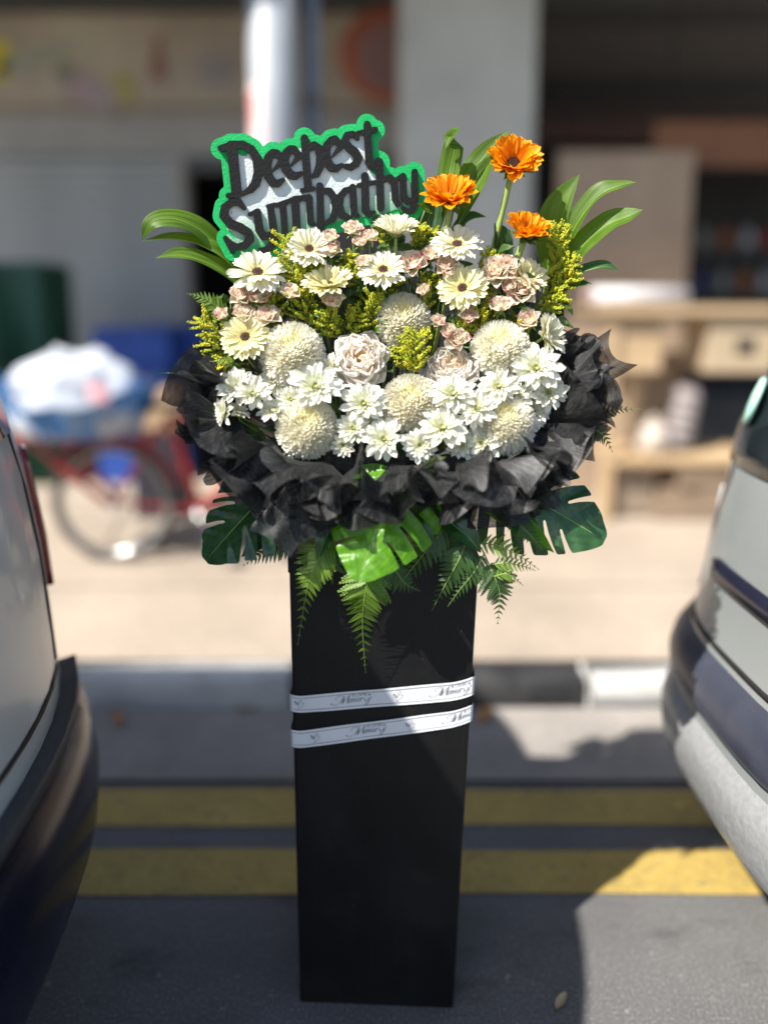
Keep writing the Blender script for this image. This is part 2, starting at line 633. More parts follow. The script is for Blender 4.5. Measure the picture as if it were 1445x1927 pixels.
# ================================================================== SETTING
def ground_mat(name, c1, c2, c3, rough, fine, blotch, bump=0.4, cracks=None, worn=None, stain=0.0):
    m, nt, b = nodes(name)
    vec = coords(nt, 'Object')
    f = noise_tex(nt, vec, fine, 6, 0.7)
    g = noise_tex(nt, vec, blotch, 5, 0.6)
    c = ramp(nt, f, ((0.3, c1), (0.55, c2), (0.72, c3)))
    c = mixc(nt, 1.0, c, ramp(nt, g, ((0.3, 0.74), (0.7, 1.12))), 'MULTIPLY')
    if stain:
        s1 = noise_tex(nt, coords(nt, 'Object', (1, 2.2, 1)), 2.6, 6, 0.65)
        c = mixc(nt, ramp(nt, s1, ((0.56, 0.0), (0.68, stain))), c, (0.022, 0.021, 0.021))
        s2 = noise_tex(nt, coords(nt, 'Object'), 38, 2, 0.5)
        c = mixc(nt, ramp(nt, s2, ((0.70, 0.0), (0.74, 0.6))), c, (0.30, 0.28, 0.25))
    if worn:
        w1 = noise_tex(nt, coords(nt, 'Object', (1, 1.6, 1)), 22, 8, 0.75)
        c = mixc(nt, ramp(nt, w1, ((0.55, 0.0), (0.66, 0.85))), c, worn)
    nt.links.new(c, b.inputs['Base Color'])
    b.inputs['Roughness'].default_value = rough
    add_bump(nt, b, f, bump, 0.004)
    return m


asphalt = ground_mat('asphalt', (0.074, 0.073, 0.075), (0.125, 0.122, 0.120), (0.33, 0.32, 0.30), 0.85, 160, 1.6, stain=0.55)
drain_m = ground_mat('drain_concrete', (0.20, 0.185, 0.165), (0.28, 0.255, 0.23), (0.37, 0.335, 0.29), 0.85, 60, 2.2)
pave_m = ground_mat('pavement_concrete', (0.29, 0.24, 0.185), (0.37, 0.305, 0.24), (0.44, 0.37, 0.30), 0.85, 40, 1.2)
yellow_m = ground_mat('yellow_road_paint', (0.30, 0.21, 0.055), (0.41, 0.29, 0.075), (0.50, 0.38, 0.13), 0.7, 90, 3.0, worn=(0.085, 0.08, 0.07))


def structure(name, mb, m, parent=None, smooth=False):
    o = obj(name, mb, m, parent, smooth=smooth)
    if parent is None:
        o['kind'] = 'structure'
    return o


mb = MB(); mb.grid(lambda u, v: (-40 + 80 * u, -40 + 42.05 * v, 0), 8, 8)
road = structure('road', mb, asphalt)
for a, b_ in ((1.625, 1.775), (1.868, 2.022)):
    mb = MB()
    mb.grid(lambda u, v, a=a, b_=b_: (-14 + 28 * u, a + (b_ - a) * v + 0.004 * math.sin(u * 90 + v * 9 + a * 50), 0.004), 120, 1)
    structure('yellow_line', mb, yellow_m, road)
mb = MB(); mb.grid(lambda u, v: (-40 + 80 * u, 2.062 + 0.408 * v, 0.006 - 0.02 * math.sin(PI * v)), 8, 8)
structure('drain', mb, drain_m)
mb = MB(); mb.grid(lambda u, v: (-40 + 80 * u, 2.05 + 0.014 * v, -0.012 + 0.010 * v), 8, 1)
structure('drain_joint', mb, plain('joint_dirt', (0.02, 0.02, 0.02), 0.9), road)
# kerb of painted blocks
kerb_b = plain('kerb_black_paint', (0.022, 0.022, 0.024), 0.6, (0.05, 0.05, 0.05), 9, bump=0.4, bs=60)
kerb_w = plain('kerb_white_paint', (0.62, 0.61, 0.585), 0.6, (0.48, 0.465, 0.44), 7, bump=0.4, bs=60)
kerb = bpy.data.objects.new('kerb', None); COL.objects.link(kerb); kerb['kind'] = 'structure'
kx = -0.346 - 1.104 * 4
for i in range(9):
    mb = MB(); mb.box((kx + 0.552, 2.545, 0.05), (1.096, 0.15, 0.14), bev=0.014)
    obj('kerb_block', mb, kerb_b if i % 2 == 0 else kerb_w, kerb)
    kx += 1.104
mb = MB(); mb.grid(lambda u, v: (-40 + 80 * u, 2.62 + 12.4 * v, 0.115), 8, 4)
pave = structure('pavement', mb, pave_m)
jm = plain('pavement_joint', (0.16, 0.13, 0.10), 0.9)
for yy in (3.35, 4.9):
    mb = MB(); mb.box((0, yy, 0.1165), (30, 0.008, 0.005))
    structure('pavement_joint', mb, jm, pave)

# ------------------------------------------------------------------ shop building
wall_m = plain('shop_plaster', (0.36, 0.35, 0.33), 0.8, (0.30, 0.29, 0.28), 3, bump=0.2)
pillar_m = plain('pillar_render', (0.52, 0.51, 0.46), 0.8, (0.44, 0.43, 0.39), 2.2, bump=0.2)
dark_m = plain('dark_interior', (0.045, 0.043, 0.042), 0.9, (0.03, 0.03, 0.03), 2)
steel_m = plain('shutter_steel', (0.36, 0.375, 0.38), 0.5, (0.30, 0.315, 0.32), 3, metal=0.2)
black_m = plain('black_gap', (0.012, 0.012, 0.012), 0.7)
YB = 6.8
shop = thing('shop_building', 'grey shop building with a roller shutter, dark open bays and an added unseen overhang that shades it', 'building', (0, YB, 0.12))
TS = Matrix.Translation((0, -YB, -0.12))


def part(name, mb, m, parent, T=None, smooth=False, label=None):
    o = obj(name, mb, m, parent, T, smooth)
    if label:
        o['label'] = label
    return o


def bx(c0, c1, bev=0.0):
    mb = MB(); c0 = V(c0); c1 = V(c1)
    mb.box((c0 + c1) / 2, (abs(c1.x - c0.x), abs(c1.y - c0.y), abs(c1.z - c0.z)), bev=bev)
    return mb


SX1 = -1.98     # shutter right edge
part('wall', bx((-8, YB + 0.05, 2.86), (0.9, YB + 0.3, 4.3)), wall_m, shop, TS)
part('wall', bx((SX1, YB, 0.12), (SX1 + 0.13, YB + 0.25, 2.858)), wall_m, shop, TS)
part('added_canopy', bx((-9, 3.55, 4.32), (9, 11.5, 4.6)), plain('added_canopy_soffit', (0.22, 0.21, 0.20), 0.9), shop, TS)  # added overhang out of view, its reach set to shade the shop front
part('beam', bx((-8, YB - 0.10, 4.10), (9, YB + 0.32, 4.318)), plain('beam_dark', (0.10, 0.10, 0.10), 0.8), shop, TS)
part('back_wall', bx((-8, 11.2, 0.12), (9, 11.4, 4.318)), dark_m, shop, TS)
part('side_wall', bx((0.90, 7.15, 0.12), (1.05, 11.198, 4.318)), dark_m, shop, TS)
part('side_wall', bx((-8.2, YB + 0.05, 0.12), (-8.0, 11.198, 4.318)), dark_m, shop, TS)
part('beam', bx((1.06, 8.6, 3.35), (9, 8.8, 3.65)), plain('red_brown_beam', (0.10, 0.055, 0.05), 0.8), shop, TS)
part('door_frame', bx((SX1 + 0.132, YB + 0.02, 2.72), (-0.62, YB + 0.2, 2.857)), plain('frame_grey', (0.10, 0.10, 0.10), 0.6), shop, TS)
part('door_frame', bx((-0.62, YB + 0.02, 0.12), (-0.5, YB + 0.2, 2.857)), plain('frame_grey', (0.10, 0.10, 0.10), 0.6), shop, TS)
part('wall', bx((-0.498, YB, 0.12), (0.9, YB + 0.25, 2.858)), plain('dim_plaster', (0.14, 0.13, 0.12), 0.8), shop, TS)
# roller shutter slats
slat_me = None
for i in range(27):
    z = 0.13 + i * 0.1005
    if slat_me is None:
        mb = MB()
        mb.grid(lambda u, v: (-8 + (8 + SX1) * u, -0.018 * math.sin(PI * v), 0.098 * v), 6, 4)
        slat_me = mb.mesh('slat', True)
    o = obj('slat', slat_me, steel_m, shop, Matrix.Translation((0, 0.03, z - 0.12)))
# fascia signboard, flat print on a panel
fas = thing('signboard', 'long faded fascia signboard with small food pictures above the roller shutter', 'signboard', (-3.2, YB, 3.26))
fm = ground_mat('faded_sign_print', (0.30, 0.26, 0.21), (0.42, 0.35, 0.27), (0.40, 0.40, 0.30), 0.6, 1.3, 0.9, 0.0)
TF = Matrix.Translation((3.2, -YB, -3.26))
part('panel', bx((-8, YB - 0.12, 3.27), (0.9, YB + 0.04, 4.05), 0.01), fm, fas, TF)


def plate(name, poly, col, parent, T, y, rough=0.5, label=None, th=0.006, col2=None):
    mb = MB(); n = len(poly)
    for x, z in poly:
        mb.vert((x, y, z))
    for x, z in poly:
        mb.vert((x, y + th, z))
    mb.f.append(tuple(range(n))); mb.f.append(tuple(range(n, 2 * n))[::-1])
    for i in range(n):
        mb.f.append((i, i + n, (i + 1) % n + n, (i + 1) % n))
    return part(name, mb, plain(name + '_print', col, rough, col2), parent, T, label=label)


def ell(cx, cz, rx, rz, n=20, rot=0):
    return [(cx + rx * math.cos(2 * PI * i / n) * math.cos(rot) - rz * math.sin(2 * PI * i / n) * math.sin(rot),
             cz + rx * math.cos(2 * PI * i / n) * math.sin(rot) + rz * math.sin(2 * PI * i / n) * math.cos(rot)) for i in range(n)]


def W6(px, py, y=YB - 0.13):
    p = P(px, py, y); return (p.x, p.z)


def poly6(pts, y=YB - 0.13):
    return [W6(x, y_, y) for x, y_ in pts]


yf = YB - 0.128
plate('price_card', poly6(((-60, 75), (18, 78), (14, 150), (-60, 160))), (0.62, 0.52, 0.03), fas, TF, yf)
plate('bottle_picture', poly6(((283, 150), (283, 118), (291, 92), (294, 66), (304, 66), (307, 92), (315, 118), (315, 150))), (0.26, 0.12, 0.09), fas, TF, yf)
plate('dish_picture', ell(*W6(160, 168), 0.30, 0.14, rot=-0.5), (0.30, 0.27, 0.28), fas, TF, yf, col2=(0.36, 0.24, 0.24))
plate('garnish_picture', ell(*W6(122, 134), 0.09, 0.07), (0.17, 0.20, 0.12), fas, TF, yf - 0.007)
plate('snack_picture', ell(*W6(236, 165), 0.10, 0.15, rot=0.4), (0.36, 0.30, 0.10), fas, TF, yf)
plate('leaf_picture', ell(*W6(60, 110), 0.36, 0.08, rot=0.3), (0.32, 0.33, 0.25), fas, TF, yf)
plate('menu_picture', poly6(((375, 105), (440, 105), (440, 165), (375, 165))), (0.30, 0.26, 0.26), fas, TF, yf)
plate('round_logo', ell(*W6(730, 105), 0.43, 0.40, 32), (0.42, 0.10, 0.035), fas, TF, yf, label='orange and red round logo at the right end of the fascia')
plate('logo_disc', ell(*W6(738, 105), 0.33, 0.31, 32), (0.30, 0.16, 0.16), fas, TF, yf - 0.008)
# square pillar and pole
pl_ = thing('pillar', 'broad square grey rendered pillar between the shop bays', 'pillar', (0.6, 5.4, 0.12))
TP = Matrix.Translation((-0.6, -5.4, -0.12))
part('shaft', bx((0.108, 5.2, 0.12), (1.06, 5.9, 4.319), 0.02), pillar_m, pl_, TP)
part('skirting', bx((0.10, 5.192, 0.121), (1.07, 5.908, 0.26), 0.006), plain('pillar_skirting', (0.2, 0.2, 0.19), 0.7), pl_, TP)
pole_m = plain('white_pole_paint', (0.33, 0.35, 0.38), 0.5, (0.28, 0.30, 0.33), 2.5)
p0 = G(522, 1040, 0.115); PX = -0.635; PY = 4.3
pole = thing('pole', 'round white pole with a faded red and white notice wrapped on it', 'pole', (PX, PY, 0.115))
mb = MB(); mb.tube([(0, 0, 0.05), (0, 0, 4.205)], 0.138, 28); obj('post', mb, pole_m, pole)
mb = MB(); mb.lathe([(0.22, 0), (0.22, 0.04), (0.17, 0.06)], 24); obj('collar', mb, plain('pole_collar', (0.3, 0.3, 0.3), 0.6), pole)


def wrapz(R, z0, z1, a0, a1, n=10):
    mb = MB()
    mb.grid(lambda u, v: (R * math.sin(a0 + (a1 - a0) * u), -R * math.cos(a0 + (a1 - a0) * u), z0 + (z1 - z0) * v), n, 3, True)
    return mb


zt = P(500, 150, PY - 0.16).z - 0.115; zb = P(500, 290, PY - 0.16).z - 0.115
ban = obj('notice', wrapz(0.141, zb, zt, -1.15, -0.25), plain('notice_pink', (0.72, 0.48, 0.46), 0.5, (0.78, 0.62, 0.60), 9), pole)
obj('notice_print', wrapz(0.143, zb + 0.17, zt - 0.05, -1.05, -0.75), plain('notice_red', (0.62, 0.10, 0.10), 0.5, (0.7, 0.3, 0.28), 12), ban)
dp = thing('drainpipe', 'thin dark grey drainpipe standing against the white pole', 'pipe', (-0.425, 4.42, 0.115))
mb = MB(); mb.tube([(0, 0, 0), (0, 0, 4.2)], 0.05, 14); obj('pipe', mb, plain('pipe_grey', (0.14, 0.16, 0.20), 0.5, (0.11, 0.13, 0.16)), dp)
for z in (1.1, 2.55):
    mb = MB(); mb.lathe([(0.062, z), (0.062, z + 0.05)], 14); obj('bracket', mb, plain('bracket_grey', (0.1, 0.1, 0.11), 0.5), dp)

# ------------------------------------------------------------------ things by the shop front, left
blue_m = plain('blue_plastic', (0.012, 0.05, 0.26), 0.45, (0.016, 0.07, 0.34), 5)


def crate(loc, label, rz=0.0, sz=(0.56, 0.40, 0.30)):
    t = thing('crate', label, 'crate', Matrix.Translation(V(loc)) @ Matrix.Rotation(rz, 4, 'Z'), 'blue plastic crates stacked by the shop')
    w, d, h = sz
    mb = MB()
    mb.box((0, 0, 0.012), (w, d, 0.024))
    for sx in (-1, 1):
        mb.box((sx * (w / 2 - 0.009), 0, h / 2 + 0.012), (0.018, d, h - 0.03))
    for sy in (-1, 1):
        mb.box((0, sy * (d / 2 - 0.009), h / 2 + 0.012), (w - 0.038, 0.018, h - 0.03))
    obj('tub', mb, blue_m, t, smooth=False)
    mb = MB()
    for sy in (-1, 1):
        mb.box((0, sy * (d / 2 + 0.004), h - 0.02), (w + 0.02, 0.022, 0.03))
    for sx in (-1, 1):
        mb.box((sx * (w / 2 + 0.004), 0, h - 0.02), (0.022, d - 0.016, 0.03))
    obj('rim', mb, blue_m, t, smooth=False)
    return t


cx = P(262, 640, 5.6).x
crate((cx, 5.6, 0.115), 'blue crate at the bottom of the tall stack behind the loaded bicycle')
crate((cx, 5.6, 0.418), 'blue crate second from the bottom of the tall stack behind the bicycle', 0.05)
crate((cx, 5.6, 0.721), 'blue crate second from the top of the tall stack behind the bicycle', -0.04)
crate((cx, 5.6, 1.024), 'blue crate topmost of the tall stack behind the loaded bicycle', 0.03)
cx2 = P(345, 640, 6.1).x
crate((cx2, 6.1, 0.115), 'dark blue crate at the bottom of the stack beside the black doorway', 0.1)
crate((cx2, 6.1, 0.418), 'dark blue crate second up in the stack beside the black doorway', 0.02)
crate((cx2, 6.1, 0.721), 'dark blue crate third up in the stack beside the black doorway', 0.06)
crate((cx2, 6.1, 1.024), 'dark blue crate topmost of the stack beside the black doorway', 0.06)
gp = P(20, 600, 5.3)
cab = thing('cabinet', 'tall dark green metal cabinet in front of the roller shutter', 'cabinet', (gp.x - 0.1, 5.3, 0.115))
gm = plain('dark_green_paint', (0.006, 0.045, 0.022), 0.5, (0.010, 0.065, 0.030), 4)
mb = MB(); mb.box((0, 0.25, 0.86), (0.72, 0.5, 1.66), bev=0.015); obj('body', mb, gm, cab)
for sx in (-1, 1):
    mb = MB(); mb.box((sx * 0.175, -0.012, 0.90), (0.335, 0.02, 1.5), bev=0.006); d_ = obj('door', mb, gm, cab)
    mb = MB(); mb.box((sx * 0.04, -0.036, 0.95), (0.02, 0.025, 0.14), bev=0.004); obj('handle', mb, black_m, d_)
mb = MB(); mb.box((0, 0.25, 0.015), (0.66, 0.44, 0.03)); obj('plinth', mb, black_m, cab)
cb = P(302, 768, 4.6)
box_ = thing('cardboard_box', 'open brown cardboard box behind the right end of the bicycle load', 'box', (cb.x, 4.6, 0.115))
km = plain('kraft_card', (0.42, 0.29, 0.17), 0.8, (0.36, 0.24, 0.14), 6)
zc = cb.z - 0.115
mb = MB(); mb.box((0, 0, 0.29), (0.30, 0.28, 0.58)); obj('carton', mb, plain('dark_crate', (0.02, 0.02, 0.03), 0.7), box_, smooth=False)
mb = MB(); mb.box((0, 0, 0.58 + (zc - 0.5) / 2), (0.27, 0.25, zc - 0.42), bev=0.006); obj('upper_box', mb, km, box_, smooth=False)
for sx in (-1, 1):
    mb = MB(); mb.box((sx * 0.17, 0, zc + 0.185), (0.10, 0.25, 0.005), Matrix.Rotation(-sx * 0.5, 3, 'Y')); obj('flap', mb, km, box_, smooth=False)

# ------------------------------------------------------------------ bicycle
red_m = plain('bicycle_red', (0.56, 0.020, 0.028), 0.35, (0.46, 0.016, 0.022), 6, spec=0.5, coat=0.3)
rub = plain('tyre_rubber', (0.06, 0.056, 0.052), 0.8, (0.09, 0.085, 0.08), 20)
chrome = plain('chrome', (0.6, 0.6, 0.6), 0.25, (0.5, 0.5, 0.5), 10, metal=1.0)
BX, BY, BZ = -1.455, 3.72, 0.445
bike = thing('bicycle', 'red bicycle parked side-on on the sunlit pavement under a white load', 'bicycle', (BX + 0.52, BY, 0.115))
TB = Matrix.Translation((-(BX + 0.52), -BY, -0.115))


def torus(R, r, nu=40, nv=8):
    mb = MB()
    mb.grid(lambda u, v: ((R + r * math.cos(2 * PI * v)) * math.cos(2 * PI * u), r * math.sin(2 * PI * v), (R + r * math.cos(2 * PI * v)) * math.sin(2 * PI * u)), nu, nv)
    return mb


for wx in (BX, BX + 1.06):
    w = obj('wheel', torus(0.285, 0.012), chrome, bike, TB @ Matrix.Translation((wx, BY, BZ)))
    obj('tyre', torus(0.310, 0.026), rub, w)
    mb = MB(); mb.tube([(0, -0.05, 0), (0, 0.05, 0)], 0.022, 10); obj('hub', mb, chrome, w)
    mb = MB()
    for k in range(20):
        a = 2 * PI * k / 20
        mb.tube([(0.02 * math.cos(a + 0.8), 0.02 * (-1) ** k, 0.02 * math.sin(a + 0.8)), (0.28 * math.cos(a), 0, 0.28 * math.sin(a))], 0.0012, 3)
    obj('spokes', mb, chrome, w)
    mb = MB()
    mb.grid(lambda u, v: ((0.352 + 0.01 * math.cos(PI * (v - 0.5))) * math.cos(0.25 + 2.4 * u), (v - 0.5) * 0.06, (0.352 + 0.01 * math.cos(PI * (v - 0.5))) * math.sin(0.25 + 2.4 * u)), 18, 4)
    obj('mudguard', mb, red_m, bike, TB @ Matrix.Translation((wx, BY, BZ)))
seat_t, bb, head, headb = V((BX + 0.30, BY, 0.90)), V((BX + 0.47, BY, 0.40)), V((BX + 0.86, BY, 0.93)), V((BX + 0.90, BY, 0.80))
mb = MB()
for a, b_, r in ((V((BX, BY, BZ)), bb, 0.012), (V((BX, BY, BZ)), seat_t, 0.012), (bb, seat_t, 0.018), (bb, headb, 0.019), (seat_t, head, 0.017), (head + V((-0.01, 0, 0.05)), headb, 0.021)):
    mb.tube([a, b_], r, 8)
obj('frame', mb, red_m, bike, TB)
mb = MB(); mb.tube([headb, V((BX + 1.0, BY, 0.60)), V((BX + 1.06, BY, BZ))], 0.014, 8); obj('fork', mb, red_m, bike, TB)
mb = MB(); mb.tube([head + V((-0.01, 0, 0.04)), head + V((-0.03, 0, 0.14))], 0.012, 8); mb.tube([head + V((-0.12, -0.28, 0.16)), head + V((-0.03, -0.18, 0.15)), head + V((-0.03, 0.18, 0.15)), head + V((-0.12, 0.28, 0.16))], 0.011, 8)
obj('handlebar', mb, chrome, bike, TB)
mb = MB(); mb.grid(lambda u, v: (BX + 0.16 + 0.28 * v, BY + (u - 0.5) * (0.20 - 0.15 * v), 0.985 - 0.03 * (2 * u - 1) ** 2), 6, 6); obj('saddle', mb, black_m, bike, TB)
mb = MB()
for yy in (-0.13, 0.13):
    mb.tube([(BX - 0.46, BY + yy, 0.80), (BX + 0.24, BY + yy, 0.80)], 0.011, 6)
    mb.tube([(BX, BY + yy * 0.5, BZ), (BX - 0.36, BY + yy, 0.80)], 0.017, 6)
for k in range(5):
    mb.tube([(BX - 0.44 + 0.16 * k, BY - 0.13, 0.80), (BX - 0.44 + 0.16 * k, BY + 0.13, 0.80)], 0.008, 6)
obj('carrier', mb, red_m, bike, TB)
mb = MB(); mb.tube([bb + V((0, -0.09, 0)), bb + V((0, 0.09, 0))], 0.02, 8); mb.tube([bb + V((0, -0.09, 0)), bb + V((0.10, -0.09, -0.13))], 0.01, 6); mb.box(bb + V((0.10, -0.14, -0.13)), (0.09, 0.08, 0.02))
obj('crank', mb, chrome, bike, TB)
mb = MB(); mb.tube([(BX + 0.05, BY + 0.06, 0.42), (BX - 0.13, BY + 0.20, 0.125)], 0.01, 6); obj('kickstand', mb, chrome, bike, TB)

# load on the carrier: white sack in a blue wrapper
lc = P(142, 770, BY - 0.05)
load = thing('sack', 'bulging white plastic sack in a blue wrapper loaded on the bicycle', 'sack', (lc.x, BY, 0.812))


def blobfn(rx, ry, rz, seed, amp, flat):
    def fn(u, v):
        a, b = 2 * PI * u, PI * (v - 0.5)
        d = V((math.cos(a) * math.cos(b), math.sin(a) * math.cos(b), math.sin(b)))
        k = 1 + amp * noise.noise(d * 2.2 + V((seed, 0, 0))) + 0.35 * amp * noise.noise(d * 6 + V((seed, 3, 0)))
        p = V((d.x * rx, d.y * ry, d.z * rz)) * k
        p.z = max(p.z, -flat) + flat
        return p
    return fn


mb = MB(); mb.grid(blobfn(0.34, 0.25, 0.27, 4.0, 0.28, 0.16), 36, 22)
obj('bag', mb, plain('white_plastic', (0.52, 0.54, 0.58), 0.4, (0.42, 0.46, 0.52), 7, bump=0.5, bs=30), load, Matrix.Translation((0, 0, 0.008)))
mb = MB()


def wrapfn(u, v):
    a = 2 * PI * u
    rx = 0.31 + 0.12 * v + 0.03 * noise.noise(V((math.cos(a), math.sin(a), 2)) * 2)
    ry = 0.22 + 0.09 * v
    z = 0.005 + v * (0.25 + 0.07 * math.cos(2 * a) + 0.05 * noise.noise(V((math.cos(a) * 2, math.sin(a) * 2, 5))))
    return (rx * math.cos(a) * (1 + 0.05 * math.sin(9 * a) * v), ry * math.sin(a) * (1 + 0.05 * math.sin(9 * a) * v), z)


mb.grid(wrapfn, 48, 8)
mb.f.append(tuple(range(48))[::-1])
obj('wrapper', mb, plain('blue_wrapper', (0.03, 0.19, 0.50), 0.4, (0.22, 0.36, 0.56), 4, spread=(0.52, 0.64)), load)
mb = MB(); mb.grid(lambda u, v: (0.16 + 0.10 * u, -0.262 - 0.012 * math.sin(PI * u), 0.22 + 0.10 * v - 0.02 * u), 4, 3)
obj('printed_patch', mb, plain('pink_patch', (0.70, 0.30, 0.34), 0.5, (0.74, 0.45, 0.48), 8), load)

# ------------------------------------------------------------------ things by the shop front, right
bd = thing('board', 'tall brown chipboard panel leaning behind the timber rack', 'board', (P(1168, 500, 5.1).x, 5.1, 0.115))
bz = P(1168, 285, 5.1).z - 0.115; bw = P(1287, 400, 5.1).x - P(1035, 400, 5.1).x
mb = MB(); mb.box((0, 0, bz / 2), (bw, 0.03, bz), bev=0.004)
obj('sheet', mb, plain('chipboard', (0.36, 0.27, 0.19), 0.8, (0.30, 0.22, 0.155), 3), bd, smooth=False)
mb = MB(); mb.box((bw / 2 - 0.02, 0.035, bz / 2), (0.035, 0.035, bz - 0.02)); obj('batten', mb, plain('dark_batten', (0.05, 0.045, 0.04), 0.8), bd, smooth=False)
wood = plain('pale_timber', (0.50, 0.36, 0.21), 0.7, (0.42, 0.29, 0.16), 3, stretch=(1, 1, 6))
RXL = P(1148, 800, 4.45).x
rack = thing('timber_rack', 'rough pale timber rack with shelves in front of the dark shop bay', 'rack', (RXL + 0.8, 4.5, 0.115))
TR = Matrix.Translation((-(RXL + 0.8), -4.5, -0.115))
zt = P(1290, 575, 4.4).z
for k, (x0, y0_) in enumerate(((RXL - 0.05, 4.42), (RXL + 0.20, 4.66), (RXL + 1.55, 4.42), (RXL + 1.55, 4.85))):
    part('post', bx((x0, y0_, 0.116), (x0 + 0.075, y0_ + 0.06, zt - 0.06), 0.004), wood, rack, TR)
part('top_plank', bx((RXL - 0.12, 4.38, zt - 0.058), (RXL + 1.7, 4.92, zt - 0.005), 0.005), wood, rack, TR)
sz = P(1290, 862, 4.4).z
part('shelf', bx((RXL + 0.03, 4.40, sz - 0.05), (RXL + 1.65, 4.9, sz), 0.005), wood, rack, TR)
part('side_panel', bx((RXL + 0.03, 4.45, P(1200, 700, 4.45).z), (RXL + 0.30, 4.48, zt - 0.06), 0.003), wood, rack, TR)
part('brace', bx((RXL + 0.02, 4.5, 0.14), (RXL + 0.32, 4.53, sz - 0.06), 0.003), plain('grey_timber', (0.28, 0.22, 0.16), 0.8), rack, TR)
ct = thing('carton', 'brown flattened carton pile on the ground under the timber rack', 'carton', (RXL + 0.75, 4.62, 0.116))
km2 = plain('brown_carton', (0.25, 0.18, 0.12), 0.8, (0.19, 0.14, 0.10), 4)
for k, (w_, h_, r_) in enumerate(((0.90, 0.12, 0.02), (0.84, 0.10, -0.04), (0.70, 0.13, 0.05))):
    mb = MB(); mb.box((0.02 * k, 0, 0.12 * k + h_ / 2 - 0.01 * k), (w_, 0.36, h_), Matrix.Rotation(r_, 3, 'Z'), bev=0.005); obj('flat_carton', mb, km2, ct, smooth=False)
bq = P(1395, 665, 4.43)
wb = thing('wooden_box', 'pale plywood box with a square dark hole under the rack top', 'box', (bq.x, 4.43, zt - 0.06 - 0.36))
mb = MB(); mb.box((0, 0.17, 0.18), (0.42, 0.34, 0.355), bev=0.004); obj('case', mb, plain('plywood', (0.44, 0.34, 0.22), 0.7, (0.38, 0.29, 0.18), 4), wb, smooth=False)
mb = MB(); mb.box((0.02, -0.004, 0.17), (0.11, 0.006, 0.09)); obj('hole', mb, black_m, wb, smooth=False)
rp = P(1215, 557, 4.4)
roll = thing('paper_roll', 'long pale grey roll lying on top of the timber rack', 'roll', (rp.x, 4.52, zt + 0.055))
mb = MB(); mb.tube([(-0.30, 0, 0), (0.30, 0.02, 0)], 0.06, 16); obj('roll_body', mb, plain('pale_roll', (0.60, 0.58, 0.58), 0.6, (0.50, 0.47, 0.46), 6), roll)
mb = MB(); mb.tube([(-0.34, 0, 0), (-0.30, 0, 0)], 0.05, 14); obj('end_cap', mb, plain('roll_cap', (0.48, 0.30, 0.27), 0.6), roll)
cs = P(1282, 735, 4.55)
sr = thing('striped_cushion', 'grey and brown striped bundle standing on the rack shelf', 'bundle', Matrix.Translation((cs.x, 4.6, sz)) @ Matrix.Rotation(0.14, 4, 'Y'))
mb = MB(); mb.tube([(0, 0, 0.02), (0, 0, 0.2), (0, 0, 0.40), (0, 0, 0.44)], [0.08, 0.088, 0.085, 0.06], 16); obj('bundle_body', mb, plain('bundle_cloth', (0.25, 0.21, 0.20), 0.8), sr)
for k in range(5):
    mb = MB(); mb.lathe([(0.090, 0.06 + k * 0.075), (0.092, 0.075 + k * 0.075), (0.090, 0.09 + k * 0.075)], 16); obj('stripe', mb, plain('stripe_grey', (0.36, 0.33, 0.33), 0.8), sr)
wp = P(1235, 800, 4.5)
ws = thing('cloth_bag', 'small pale cloth bag on the rack shelf beside the striped bundle', 'bag', (wp.x, 4.55, sz))
mb = MB(); mb.grid(blobfn(0.10, 0.09, 0.13, 9.0, 0.3, 0.08), 20, 12); obj('bag_body', mb, plain('pale_cloth', (0.50, 0.44, 0.38), 0.8, (0.4, 0.34, 0.28), 9), ws)
mb = MB(); mb.tube([(0, 0, 0.19), (0.02, 0, 0.24)], [0.03, 0.045], 10); obj('tie', mb, plain('cloth_tie', (0.4, 0.34, 0.28), 0.8), ws)
ob = P(1345, 272, 6.2)
hb = thing('hanging_board', 'orange-brown wooden sign board hanging in the dark right-hand bay', 'board', (ob.x, 6.2, ob.z))
mb = MB(); mb.box((0.1, 0, 0), (1.25, 0.04, 0.36), bev=0.006); obj('sheet', mb, plain('orange_wood', (0.26, 0.115, 0.055), 0.7, (0.19, 0.085, 0.045), 2), hb, smooth=False)
for sx in (-0.4, 0.55):
    mb = MB(); mb.tube([(sx, 0, 0.18), (sx, 0, 4.30 - ob.z)], 0.008, 6); obj('hanger', mb, black_m, hb)
gs = P(1380, 470, 7.6)
gr_ = thing('goods_shelf', 'dark display shelf with small coloured goods inside the right-hand bay', 'shelf', (gs.x + 0.2, 7.6, 0.115))
mb = MB()
for sx in (-0.85, 0.85):
    mb.box((sx, 0.15, 1.2), (0.04, 0.3, 2.4))
obj('upright', mb, black_m, gr_, smooth=False)
for k, z in enumerate((0.4, 0.95, 1.5, 1.95)):
    mb = MB(); mb.box((0, 0.15, z), (1.66, 0.3, 0.03)); s_ = obj('shelf_board', mb, plain('shelf_dark', (0.05, 0.05, 0.05), 0.6), gr_, smooth=False)
    if k >= 2:
        for q in range(7):
            mb = MB(); x0 = -0.7 + q * 0.23
            mb.lathe([(0.05, z + 0.016), (0.055, z + 0.14), (0.025, z + 0.20), (0.025, z + 0.23)], 10, Matrix.Translation((x0, 0.12, 0)))
            obj('goods', mb, plain('goods_paint', ((0.4, 0.03, 0.03), (0.35, 0.28, 0.03), (0.25, 0.3, 0.36), (0.03, 0.05, 0.2), (0.3, 0.32, 0.3), (0.4, 0.12, 0.03), (0.5, 0.5, 0.55))[(q + k) % 7], 0.5), s_)

